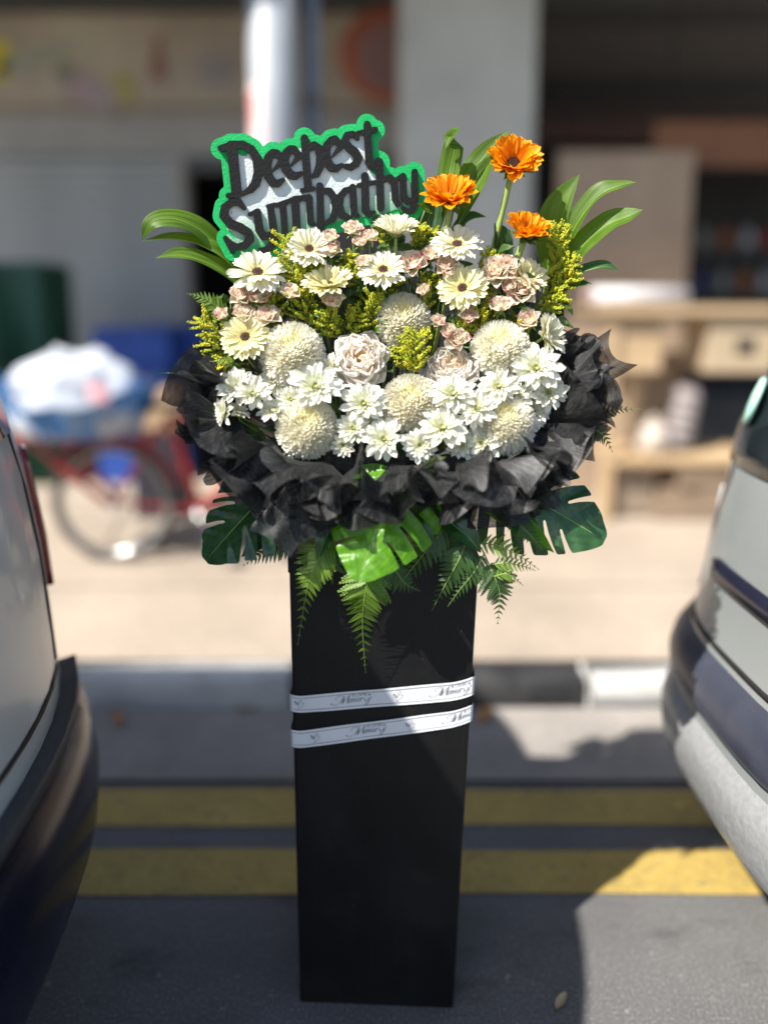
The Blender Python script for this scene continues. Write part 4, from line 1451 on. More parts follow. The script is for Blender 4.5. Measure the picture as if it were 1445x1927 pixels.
def cached(store, mat, fn, k):
    if mat not in store:
        store[mat] = [fn(i).mesh('petal') for i in range(k)]
        for me in store[mat]:
            me.materials.append(MT[mat])
    return store[mat]


def calyx_mb(r, h, n=10):
    mb = MB(); mb.lathe([(0.03, -h), (r * 0.6, -h * 0.8), (r, -h * 0.25), (r * 0.9, 0.0)], n)
    return mb


# --- gerberas
GA, GB_, GI = {}, {}, {}
disc_g = None


def gerbera(px, py, r, dx, dy, label, col='gerb_w', cup=0.15, D=None, off=0.0):
    M = place(px, py, r * 1.08, dx, dy, D, off=off)
    t = thing('gerbera', label, 'gerbera', M, 'pale gerberas')
    A = cached(GA, col, lambda i: petal(0.80, 0.235, 0.42, 0.55, 0.20, 0.0, 0.12 - 0.12 * i, -0.35 * (i % 2), 0.20, 0.06, 4, 7, i), 4)
    Bm = cached(GB_, col, lambda i: petal(0.66, 0.19, 0.42, 0.5, 0.22, 0.1, 0.10, -0.2 * i, 0.25, 0.06, 4, 6, i + 7), 3)
    ring(t, 'petal', A, MT[col], 26, 0.20, cup - 0.08, -0.03, 0.07, 0.10, roll=0.2)
    ring(t, 'petal', Bm, MT[col], 22, 0.19, cup + 0.10, 0.01, 0.10, 0.10, phase=0.5, roll=0.2)
    mb = MB()
    for i in range(64):
        a = 2.399963 * i; rr = 0.15 + 0.13 * (i / 64)
        f = petal(0.12 + 0.05 * rnd.random(), 0.045, 0.5, 0.5, 0.4, 0.9 - 1.1 * (i / 64) + rnd.uniform(-0.2, 0.2), -0.2, 0, 0.1, 0, 2, 2)
        mb.add(f, Matrix.Rotation(a, 4, 'Z') @ Matrix.Translation((rr, 0, 0.02)))
    obj('inner_florets', mb, MT['gerb_in'], t, kind='stuff')
    mb = MB(); mb.lathe([(0.17, -0.02), (0.175, 0.03), (0.13, 0.06), (0.06, 0.05), (0.02, 0.03)], 18)
    for i in range(40):
        a = 2.399963 * i; rr = 0.17 * math.sqrt(i / 40)
        mb.octa((rr * math.cos(a), rr * math.sin(a), 0.055), 0.018, 1.4)
    obj('disc', mb, MT['gerb_disc'], t)
    obj('calyx', calyx_mb(0.26, 0.22, 14), MT['sepal'], t)
    stem_to(t, M, 0.06, 0.0030, MT['stem_pale'])
    return t


# --- sunflowers
SFA, SFB, SFS = {}, {}, {}


def sunflower(px, py, r, dx, dy, label, cup=0.7, end=None, D=None):
    M = place(px, py, r, dx, dy, D)
    t = thing('sunflower', label, 'sunflower', M, 'orange sunflowers')
    A = cached(SFA, 'sunf', lambda i: petal(0.88, 0.42, 0.5, 0.55, 0.40, 0.0, 0.40 - 0.2 * i, -0.25 * (i % 2), 0.22, 0.07, 5, 8, i), 4)
    ring(t, 'petal', A, MT['sunf'], 25, 0.27, cup - 0.15, 0.0, 0.09, 0.16, 1.0, roll=0.35)
    ring(t, 'petal', A, MT['sunf'], 22, 0.27, cup + 0.18, 0.03, 0.10, 0.18, 0.86, phase=0.5, roll=0.35)
    mb = MB(); mb.lathe([(0.27, -0.06), (0.27, 0.02), (0.21, 0.06), (0.10, 0.05), (0.02, 0.02)], 22)
    for i in range(130):
        a = 2.399963 * i; rr = 0.26 * math.sqrt(i / 130)
        mb.octa((rr * math.cos(a), rr * math.sin(a), 0.05 + 0.03 * (rr / 0.26) - 0.10 * max(0, rr - 0.2)), 0.018, 1.8)
    obj('disc', mb, MT['sunf_disc'], t)
    S = cached(SFS, 'sepal', lambda i: petal(0.60, 0.30, 0.8, 0.3, 0.7, 0.0, 0.0 + 0.25 * i, 0.25, 0.12, 0.05, 4, 6, i, point=True), 3)
    ring(t, 'sepal', S, MT['sepal'], 13, 0.28, 0.42, -0.10, 0.1, 0.2, 1.05)
    ring(t, 'sepal', S, MT['sepal'], 11, 0.24, 0.10, -0.16, 0.1, 0.2, 0.95, phase=0.5)
    mb = MB(); mb.lathe([(0.09, -0.34), (0.16, -0.26), (0.30, -0.12), (0.30, -0.03)], 14); obj('receptacle', mb, MT['sepal'], t)
    stem_to(t, M, 0.05, 0.0066, MT['stem_pale'], end, r1=0.006)
    return t


# --- spray chrysanthemums
SMA, SMI = {}, None


def spray_mum(px, py, r, dx, dy, label, D=None, cup=0.2, n=(14, 12), off=0.0):
    global SMI
    M = place(px, py, r * 1.27, dx, dy, D, off=off)
    t = thing('spray_chrysanthemum', label, 'chrysanthemum', M, 'white spray chrysanthemums')
    A = cached(SMA, 'spray', lambda i: petal(0.84, 0.31, 0.45, 0.6, 0.28, 0.0, 0.35 - 0.25 * i, -0.25 * (i % 2), 0.30, 0.04, 4, 6, i), 4)
    ring(t, 'petal', A, MT['spray'], n[0], 0.10, cup - 0.12, -0.02, 0.12, 0.14, 1.0, roll=0.25, js=0.1)
    ring(t, 'petal', A, MT['spray'], n[1], 0.09, cup + 0.25, 0.02, 0.14, 0.15, 0.80, phase=0.5, roll=0.25, js=0.1)
    if SMI is None:
        mb = MB()
        for i in range(30):
            a = 2.399963 * i; k = i / 30
            f = petal(0.30 + 0.26 * k, 0.15, 0.5, 0.55, 0.35, 1.35 - 0.75 * k, 0.0, 0.25, 0.35, 0, 2, 4)
            mb.add(f, Matrix.Rotation(a, 4, 'Z') @ Matrix.Translation((0.05 + 0.06 * k, 0, 0.02)))
        SMI = mb.mesh('inner_petals'); SMI.materials.append(MT['spray_in'])
    obj('inner_petals', SMI, MT['spray_in'], t, kind='stuff')
    mb = MB()
    for i in range(24):
        a = 2.399963 * i; rr = 0.10 * math.sqrt(i / 24)
        mb.octa((rr * math.cos(a), rr * math.sin(a), 0.13), 0.03, 2.2)
    obj('disc', mb, MT['spray_disc'], t)
    obj('calyx', calyx_mb(0.20, 0.16, 8), MT['stem'], t)
    stem_to(t, M, 0.04, 0.0017, MT['stem'])
    return t


# --- pompom chrysanthemums
def pompom(px, py, r, dx, dy, label, D=None, seed=1, skirt=0.2, off=0.0, flat=0.88):
    M = place(px, py, r, dx, dy, D, off=off + 0.02)
    t = thing('pompom_chrysanthemum', label, 'chrysanthemum', M, 'large pompom chrysanthemums')
    rr = random.Random(seed)
    mo, mi = MB(), MB()
    NF = 820
    thm = math.radians(124)
    for i in range(NF):
        k = (i + 0.5) / NF
        th = math.acos(1 - k * (1 - math.cos(thm)))
        ph = 2.399963 * i + rr.uniform(-0.10, 0.10)
        q = th / thm
        low = max(0.0, (q - 0.66) / 0.34)
        Lf = 0.15 + 0.17 * min(1, th / 0.6) + skirt * low * rr.uniform(0.7, 1.2)
        Wf = 0.078 + 0.048 * min(1, th / 0.8) + 0.04 * low
        inc = 1 - low
        f = petal(Lf, Wf, 0.62, 0.6, 0.42, 0.0, 0.75 * inc - 0.35 * low, 0.6 * inc, 0.30, 0.0, 2, 4)
        d = V((math.sin(th) * math.cos(ph), math.sin(th) * math.sin(ph), math.cos(th) * flat))
        et = V((math.cos(th) * math.cos(ph), math.cos(th) * math.sin(ph), -math.sin(th)))
        dn = d.normalized()
        lean = 0.20 - 0.18 * min(1, th) + 0.75 * low + rr.uniform(-0.16, 0.16)
        X_ = (dn * math.cos(lean) + et * math.sin(lean)).normalized()
        up = (-et * math.cos(lean) + dn * math.sin(lean)).normalized()
        Y_ = up.cross(X_).normalized()
        Mx = Matrix.Translation(d * (0.70 - 0.08 * low + rr.uniform(-0.02, 0.02))) @ Matrix((X_, Y_, X_.cross(Y_))).transposed().to_4x4() @ Matrix.Rotation(rr.uniform(-0.35, 0.35), 4, 'X')
        (mi if th < 0.40 else mo).add(f, Mx)
    mb = MB(); mb.grid(lambda u, v: V((math.sin(PI * v) * math.cos(2 * PI * u), math.sin(PI * v) * math.sin(2 * PI * u), math.cos(PI * v) * flat)) * 0.70, 14, 9)
    obj('core', mb, MT['mum'], t)
    obj('outer_florets', mo, MT['mum'], t, kind='stuff')
    obj('heart_florets', mi, MT['mum_in'], t, kind='stuff')
    mb = MB(); mb.lathe([(0.06, -0.75), (0.30, -0.66), (0.42, -0.48), (0.30, -0.40)], 10); obj('calyx', mb, MT['stem'], t)
    stem_to(t, M, 0.07, 0.0032, MT['stem'])
    return t


# --- peonies
PEO, PEI = {}, {}


def peony(px, py, r, dx, dy, label, openness=0.0, D=None, guard=(), off=0.0):
    M = place(px, py, r, dx, dy, D, off=off + 0.03)
    t = thing('peony', label, 'peony', M, 'blush peonies')
    A = cached(PEO, 'peony', lambda i: petal(1.08, 1.00, 0.34, 0.72, 0.34, 0.0, 1.35 + 0.15 * i, 0.1 - 0.35 * (i % 2), 0.30, 0.055, 14, 12, i, wn=4.0), 4)
    Bm = cached(PEI, 'peony_in', lambda i: petal(0.62, 0.56, 0.34, 0.7, 0.34, 0.1, 1.3, -0.3 - 0.3 * (i % 2), 0.42, 0.12, 12, 9, i + 11, wn=4.5), 5)
    ring(t, 'petal', A, MT['peony'], 6, 0.10, -0.34, -0.46, 0.2, 0.12, 1.06, roll=0.15)
    ring(t, 'petal', A, MT['peony'], 8, 0.12, -0.08, -0.42, 0.2, 0.12, 1.02, phase=0.5, roll=0.2)
    ring(t, 'petal', A, MT['peony'], 8, 0.11, 0.14 - 0.1 * openness, -0.38, 0.2, 0.14, 0.93, phase=0.2, roll=0.3)
    ring(t, 'petal', A, MT['peony'], 7, 0.10, 0.36 - 0.3 * openness, -0.34, 0.25, 0.14, 0.82, phase=0.7, roll=0.35)
    for i in range(20):
        a = 2.399963 * i + rnd.uniform(-0.3, 0.3); q = 0.50 * math.sqrt((i + 2.0) / 22) * (1 + 0.25 * openness)
        zz = -0.34 + 0.30 * math.sqrt(max(0, 1 - (q / 0.62) ** 2)) - 0.16 * openness
        Mx = (Matrix.Rotation(a, 4, 'Z') @ Matrix.Translation((q, 0, zz)) @ Matrix.Rotation(-(1.15 - 0.75 * q / 0.5 + rnd.uniform(-0.2, 0.2)), 4, 'Y')
              @ Matrix.Rotation(rnd.uniform(-0.45, 0.45), 4, 'X') @ Matrix.Scale(rnd.uniform(0.72, 0.98), 4))
        obj('inner_petal', rnd.choice(Bm), MT['peony_in'], t, Mx)
    for a in guard:
        Mg = Matrix.Rotation(a, 4, 'Z') @ Matrix.Translation((0.12, 0, -0.5)) @ Matrix.Rotation(0.30, 4, 'Y') @ Matrix.Scale(1.18, 4)
        obj('petal', A[1], MT['peony'], t, Mg)
    mb = MB()
    for i in range(34):
        a = 2.399963 * i; q = 0.16 * math.sqrt(i / 34)
        mb.tube([(q * 0.5 * math.cos(a), q * 0.5 * math.sin(a), -0.25), (q * math.cos(a), q * math.sin(a), 0.02 + 0.06 * rnd.random())], [0.008, 0.014], 4)
    obj('stamens', mb, MT['stamen'], t, kind='stuff')
    mb = MB(); mb.lathe([(0.05, -0.66), (0.24, -0.58), (0.36, -0.44), (0.20, -0.36)], 10); obj('calyx', mb, MT['stem'], t)
    stem_to(t, M, 0.07, 0.0034, MT['stem'])
    return t


# --- spray roses
ROA, ROB = {}, {}


def spray_rose(px, py, r, dx, dy, label, bud=0.0, col='rose', D=None, off=0.0):
    M = place(px, py, r * 1.26, dx, dy, D, off=off)
    t = thing('spray_rose', label, 'rose', M, 'pink-edged spray roses')
    A = cached(ROA, col, lambda i: petal(1.15, 1.15, 0.35, 0.65, 0.40, 0.0, 0.75, -1.3 - 0.2 * i, 0.42, 0.06, 6, 8, i, point=(i == 1)), 3)
    Bm = cached(ROB, col, lambda i: petal(1.05, 0.95, 0.45, 0.6, 0.30, 0.0, 0.45, -0.5, 0.62, 0.04, 6, 7, i + 5), 2)
    ring(t, 'petal', A, MT[col], 5, 0.12, 0.25 + 0.55 * bud, -0.62, 0.12, 0.12, 0.98 - 0.12 * bud, roll=0.15)
    ring(t, 'petal', A, MT[col], 5, 0.12, 0.58 + 0.40 * bud, -0.60, 0.12, 0.10, 0.92 - 0.08 * bud, phase=0.5, roll=0.15)
    ring(t, 'petal', Bm, MT[col], 4, 0.16, 0.95 + 0.15 * bud, -0.52, 0.15, 0.06, 0.82, roll=0.15)
    ring(t, 'petal', Bm, MT[col], 3, 0.10, 1.15 + 0.10 * bud, -0.46, 0.15, 0.05, 0.76, phase=0.4)
    mb = MB()
    mb.grid(lambda u, v: ((0.06 + 0.13 * u) * math.cos(4.2 * PI * u + 0.5), (0.06 + 0.13 * u) * math.sin(4.2 * PI * u + 0.5), -0.35 + 0.62 * v - 0.05 * u), 26, 4)
    obj('heart', mb, MT[col], t)
    mb = MB(); mb.lathe([(0.07, -1.0), (0.16, -0.92), (0.24, -0.78), (0.20, -0.62), (0.30, -0.52)], 8)
    for i in range(5):
        f = petal(0.62, 0.16, 0.8, 0.2, 0.9, -0.1, -0.5, 0, 0.1, 0, 2, 4, point=True)
        mb.add(f, Matrix.Rotation(2 * PI * i / 5, 4, 'Z') @ Matrix.Translation((0.22, 0, -0.64)) @ Matrix.Rotation(rnd.uniform(-0.5, 0.4), 4, 'Y'))
    obj('calyx', mb, MT['stem'], t)
    stem_to(t, M, 0.05, 0.0014, MT['stem'])
    return t


# --- goldenrod
def goldenrod(base, tip, label, wid=46, n=22, bend=0.0, D=None, seed=0, off=0.0):
    rr = random.Random(seed * 13 + 5)
    D0 = (D if D is not None else DD(base[1])) + off
    p0 = P(base[0], base[1], D0 + 0.03); p1 = P(tip[0], tip[1], (D if D is not None else DD(tip[1])) + off)
    t = thing('goldenrod_sprig', label, 'goldenrod', Matrix.Translation(p0), 'yellow goldenrod sprigs')
    Mi = Matrix.Translation(-p0)
    R, U, B = view_basis(p1)
    ax = p1 - p0
    mid = (p0 + p1) / 2 + R * bend * upx(p1)
    path = bez(p0, p0.lerp(mid, 0.6), mid.lerp(p1, 0.5), p1, 12)
    s = upx(p1)
    sm, bl = MB(), MB()
    sm.tube([Mi @ q for q in path], [0.0013 - 0.0008 * k / 12 for k in range(13)], 5)
    lv = []
    for i in range(n):
        k = 0.12 + 0.86 * i / (n - 1)
        j = min(11, int(k * 12)); q = path[j].lerp(path[j + 1], k * 12 - j)
        tg = (path[j + 1] - path[j]).normalized()
        a = 2.4 * i + rr.uniform(-0.4, 0.4)
        perp = tg.orthogonal().normalized()
        side = (Matrix.Rotation(a, 3, tg) @ perp)
        L = wid * s * (0.35 + 0.65 * math.sin(PI * min(1, (1 - k) * 0.85 + 0.12))) * rr.uniform(0.7, 1.1)
        e = q + side * L * 0.8 + tg * L * 0.75
        c = q + side * L * 0.55 + tg * L * 0.25
        br = bez(q, q.lerp(c, 0.7), c, e - tg * L * 0.12, 5)
        sm.tube([Mi @ z for z in br], [0.0007] * 5 + [0.0004], 3, False)
        m_ = int(9 + 12 * L / (40 * s))
        for b_ in range(m_):
            f = 0.15 + 0.85 * b_ / m_
            jj = min(4, int(f * 5)); z = br[jj].lerp(br[jj + 1], f * 5 - jj)
            for _ in range(3):
                o_ = V((rr.uniform(-1, 1), rr.uniform(-1, 1), rr.uniform(-0.3, 1))) * 0.0036
                bl.octa(Mi @ (z + o_), rr.uniform(0.0010, 0.0019), rr.uniform(1.0, 1.5))
    obj('stem', sm, MT['gold_stem'], t)
    obj('buds', bl, MT['gold'], t, kind='stuff')
    e = V((p0.x * 0.3, 1.5, 1.09))
    mb = MB(); mb.tube([Mi @ z for z in bez(p0, p0 - (p1 - p0) * 0.3, e + V(((p0.x - e.x) * 0.4, 0, 0.06)), e, 6)], 0.0013, 5)
    obj('stalk', mb, MT['gold_stem'], t)
    return t


# --- leaves
def strip_leaf(pts, width, fold=0.35, wave=0.10, seed=0, pk=0.42, nw=8, Nh=None, twist=0.0, base=0.12):
    """blade along a world path; width in metres; Nh: facing of the upper side; returns blade and midrib meshes in world space"""
    sp = spline(pts, 8); n = len(sp) - 1
    frs = []
    for j in range(n + 1):
        tg = (sp[min(j + 1, n)] - sp[max(0, j - 1)]).normalized()
        nh = Nh or V((0, -1, 0.4))
        nm = (nh - tg * nh.dot(tg)).normalized()
        nm = Matrix.Rotation(twist * j / n, 3, tg) @ nm
        frs.append((sp[j], tg, nm, tg.cross(nm)))
    mb = MB()

    def fn(u, v):
        j = int(round(v * n)); p, tg, nm, sd = frs[j]
        w = (math.sin(PI / 2 * min(1, v / pk)) if v < pk else math.cos(PI / 2 * ((v - pk) / (1 - pk)) ** 1.25))
        w = max(0.02, base + (1 - base) * w if v < pk else w)
        s = 2 * u - 1
        h = fold * abs(s) * width * 0.5 * w + wave * width * (0.3 + abs(s)) * noise.noise(V((s * 0.9, v * 3.0, seed * 5.3))) * math.sin(PI * v)
        return p + sd * (s * width / 2 * w) + nm * h
    mb.grid(fn, nw, n)
    rib = MB()
    rib.tube([f[0] + f[2] * 0.0006 for f in frs], [0.0014 * (1 - 0.8 * j / n) for j in range(n + 1)], 5)
    return mb, rib


def lance_leaf(pxs, wpx, label, mat='ginger', D=1.43, dD=0.0, fold=0.35, Nh=None, twist=0.0, seed=0, wave=0.10, pk=0.42, group='lance-shaped leaves'):
    pts = []
    for k, q in enumerate(pxs):
        d = q[2] if len(q) > 2 else D + dD * k / (len(pxs) - 1)
        pts.append(P(q[0], q[1], d))
    t = thing('lance_leaf', label, 'leaf', Matrix.Translation(pts[0]), group)
    Ti = Matrix.Translation(-pts[0])
    w = wpx * upx(pts[len(pts) // 2])
    bl, rb = strip_leaf(pts, w, fold, wave, seed, pk, 8, Nh, twist)
    obj('blade', bl, MT[mat], t, Ti)
    obj('midrib', rb, MT['midrib'], t, Ti)
    e = V((pts[0].x * 0.3, 1.5, 1.09))
    mb = MB(); mb.tube([Ti @ q for q in bez(pts[0], pts[0] - (pts[1] - pts[0]).normalized() * 0.05, e + V(((pts[0].x - e.x) * 0.5, 0, 0.05)), e, 6)], 0.002, 5)
    obj('stalk', mb, MT['stem_dark'], t)
    return t


# --- fern fronds
FL_ME = {}


def leaflet_mesh(kind):
    """a toothed pinna along +X, unit length"""
    mb = MB(); n = 10 if kind == 0 else 13
    wid = 0.17 if kind == 0 else 0.15
    for s in (-1, 1):
        prev = None
        for k in range(n):
            t0, t1 = k / n, (k + 1) / n
            w = wid * (1 - t0 ** 1.6) * (0.75 + 0.25 * min(1, t0 * 6)) + 0.008
            a = mb.vert((t0, 0, 0), (0.5, t0)); b = mb.vert((t1, 0, 0), (0.5, t1))
            c = mb.vert((t0 + 0.012, s * w * 0.45, 0.02), (0.8, t0)); d = mb.vert((t0 + 0.055, s * w, 0.010), (1, t0))
            e = mb.vert((t1 + 0.035, s * w * 0.92, 0.012), (1, t1)); f = mb.vert((t1 + 0.008, s * w * 0.42, 0.02), (0.8, t1))
            for q in ((a, b, f, c), (c, f, e, d)):
                mb.f.append(q if s > 0 else q[::-1])
    return mb


def fern(pxs, Lpx, label, mat='fern', D=1.30, n=15, prof=0.22, kind=0, ang=1.05, Nh=None, droop=0.15, group='fern fronds', seed=0, start=0.08):
    rr = random.Random(seed + 3)
    pts = [P(q[0], q[1], q[2] if len(q) > 2 else D) for q in pxs]
    t = thing('fern_frond', label, 'fern', Matrix.Translation(pts[0]), group)
    Ti = Matrix.Translation(-pts[0])
    sp = spline(pts, 10); m = len(sp) - 1
    s = upx(pts[len(pts) // 2])
    mb = MB(); mb.tube([Ti @ q for q in sp], [0.0016 * (1 - 0.75 * j / m) for j in range(m + 1)], 5)
    obj('rachis', mb, MT['stem'], t)
    key = (kind, mat)
    if key not in FL_ME:
        FL_ME[key] = leaflet_mesh(kind).mesh('leaflet'); FL_ME[key].materials.append(MT[mat])
    for i in range(n):
        k = start + (0.985 - start) * i / (n - 1)
        j = min(m - 1, int(k * m)); q = sp[j].lerp(sp[j + 1], k * m - j)
        tg = (sp[j + 1] - sp[j]).normalized()
        nh = Nh or V((0, -1, 0.5))
        nm = (nh - tg * nh.dot(tg)).normalized()
        side = tg.cross(nm)
        L = Lpx * s * min(1.0, 0.55 + 0.45 * k / prof) * max(0.06, (1 - k) / (1 - prof)) ** 0.85 if k > prof else Lpx * s * (0.62 + 0.38 * k / prof)
        for sd in (-1, 1):
            a = ang * (1 - 0.35 * k) + rr.uniform(-0.07, 0.07)
            X_ = (tg * math.cos(a) + side * sd * math.sin(a) - nm * (droop + rr.uniform(-0.1, 0.1))).normalized()
            Y_ = nm.cross(X_).normalized()
            Mx = Matrix.Translation(Ti @ q) @ Matrix((X_, Y_, X_.cross(Y_))).transposed().to_4x4() @ Matrix.Rotation(rr.uniform(-0.25, 0.25), 4, 'X') @ Matrix.Scale(L * rr.uniform(0.92, 1.05), 4)
            obj('leaflet', FL_ME[key], MT[mat], t, Mx)
    return t


# --- monstera leaves
def monstera(basepx, tippx, wpx, label, mat, Dn, Nh, slits=5, fold=0.25, droop=0.5, stalk_end=None, sd=0, hgt=1.0):
    p0 = P(basepx[0], basepx[1], Dn[0]); p1 = P(tippx[0], tippx[1], Dn[1])
    L = (p1 - p0).length
    s = upx(p0.lerp(p1, 0.5))
    half = wpx * s / L / 2
    Yv = (p1 - p0).normalized()
    nm = (V(Nh) - Yv * V(Nh).dot(Yv)).normalized(); Xv = Yv.cross(nm)
    M = Matrix.Translation(p0) @ Matrix((Xv, Yv, nm)).transposed().to_4x4() @ Matrix.Scale(L, 4)
    t = thing('monstera_leaf', label, 'leaf', M, 'monstera leaves')
    xs = np.linspace(-half * 1.15, half * 1.15, 92); ys = np.linspace(-0.26, 1.04, 100)
    X, Y = np.meshgrid(xs, ys)
    yy = np.clip((Y + 0.22) / 1.24, 1e-4, 1)
    h = half * np.clip(np.sin(PI * yy ** 0.62), 0, 1) ** 0.70
    F = np.abs(X) - h
    F = np.maximum(F, Y - 1.0); F = np.maximum(F, -0.215 - Y)
    F = np.maximum(F, 0.05 - np.hypot(X * 0.8, (Y + 0.16) * 0.75))
    r_ = random.Random(sd)
    for side in (-1, 1):
        for k in range(slits):
            y0_ = -0.06 + 0.80 * k / slits + r_.uniform(-0.02, 0.02) + (0.05 if side > 0 else 0)
            a = 0.30 + 0.11 * k
            hl = half * max(0.15, math.sin(PI * ((y0_ + 0.30) / 1.24) ** 0.62)) ** 0.70
            x0_, x1_ = hl * (0.30 + 0.14 * r_.random()), hl * 1.25 + 0.06
            wk = 0.55 + 0.45 * hl / half
            segs = []
            for q in range(7):
                f = q / 6
                segs.append((side * (x0_ + (x1_ - x0_) * f), y0_ + (x1_ - x0_) * f * math.tan(a) * (0.8 + 0.5 * f), (0.013 + 0.050 * f ** 1.3) * wk))
            F = np.maximum(F, -sd_strokes(X, Y, [segs]))
    F = boxblur(F, 1)

    def fn(x, y, z):
        u = abs(x) / half
        zz = fold * half * u - droop * (y * y) * 0.25 - 0.42 * half * u ** 2.2 + 0.014 * math.sin((y - u * 0.28) * 34) * min(1, u * 3) * (1 - 0.4 * u)
        return (x, y, zz)
    mb = slab(F, xs, ys, fn, None, 0)
    mb.uv = [(p[0] * 3 + p[1] * 1.4 * (1 if p[0] > 0 else -1), p[1] * 2) for p in mb.v]
    obj('blade', mb, MT[mat], t)
    rb = MB(); rb.tube([fn(0, -0.1 + 1.08 * k / 10, 0) for k in range(11)], [0.012 - 0.010 * k / 10 for k in range(11)], 5)
    obj('midrib', rb, MT['midrib'], t)
    Mi = M.inverted()
    e = stalk_end or V((p0.x * 0.3, 1.44, 1.08))
    mb = MB(); mb.tube([Mi @ q for q in bez(p0 + Yv * (-0.1 * L), p0 - Yv * L * 0.4, e + V((0, -0.05, 0.03)), e, 6)], 0.0028 / L, 6)
    obj('stalk', mb, MT['stem_dark'], t)
    return t

# ================================================================== ARRANGEMENT
gerbera(485, 512, 53, 0.0, 0.76, 'large white gerbera with a dark eye at the left, under the sign lettering')
gerbera(582, 468, 43, 0.05, 0.62, 'white gerbera tucked behind goldenrod below the sign, left of the pink roses', cup=0.25)
gerbera(745, 437, 45, 0.0, 0.94, 'white gerbera seen from the side as a cup, beneath the end of the sign', cup=0.75)
gerbera(860, 459, 47, 0.08, 0.78, 'white gerbera with a dark eye directly below the middle sunflower')
gerbera(721, 507, 46, -0.02, 0.74, 'white gerbera with a dark eye in the top middle, right of the budded rose')
gerbera(870, 542, 46, -0.12, 0.48, 'pale yellow gerbera facing forward, above the right pompom chrysanthemum', 'gerb_y', 0.22)
gerbera(618, 536, 48, -0.15, 0.84, 'pale yellow gerbera with folded petals between the two goldenrod clumps', 'gerb_y', 0.45)
gerbera(462, 634, 47, -0.25, 0.46, 'pale yellow gerbera at the left edge, beside the left pompom chrysanthemum', 'gerb_y', 0.2)
gerbera(990, 524, 40, 0.45, 0.62, 'pale gerbera turned away behind the roses at the right', 'gerb_y', 0.6, off=0.02)
gerbera(1028, 632, 44, 0.82, 0.35, 'pale gerbera seen in profile at the far right above the black paper', 'gerb_w', 0.65)

sunflower(966, 308, 50, 0.10, 0.70, 'tallest orange sunflower on a long thick stem at the top right', 0.62, V((0.09, 1.5, 1.09)))
sunflower(846, 374, 51, -0.02, 0.86, 'orange sunflower right beside the end of the sign', 0.58, V((0.05, 1.5, 1.09)))
sunflower(990, 440, 46, 0.30, 0.84, 'lowest orange sunflower, tilted and seen from below among the right leaves', 0.80, V((0.10, 1.5, 1.09)))

pompom(756, 603, 55, 0.05, 0.52, 'creamy pompom chrysanthemum highest up, above and between the two peonies', seed=1, off=0.03)
pompom(550, 663, 60, -0.08, 0.52, 'creamy pompom chrysanthemum at the left, right of the pale yellow gerbera', seed=2, skirt=0.30)
pompom(941, 657, 58, 0.02, 0.58, 'smooth domed creamy pompom chrysanthemum at the right, beside the second peony', seed=3, skirt=0.05)
pompom(772, 757, 56, 0.0, 0.45, 'creamy pompom chrysanthemum with a yellow heart in the lower middle', seed=4, skirt=0.20)
pompom(578, 806, 61, 0.0, 0.42, 'creamy pompom chrysanthemum at the lower left against the black paper', seed=5, skirt=0.06, off=-0.01)
pompom(950, 793, 58, 0.04, 0.42, 'creamy pompom chrysanthemum with drooping outer florets at the lower right', seed=6, skirt=0.36, off=-0.01)

peony(678, 672, 54, -0.02, 0.36, 'full blush peony facing forward in the middle of the arrangement', 0.0, guard=(4.9, 5.6), off=-0.01)
peony(852, 690, 52, -0.10, 0.66, 'blush peony with an open apricot heart right of the middle', 0.25, guard=(5.0, 0.2), off=0.0)

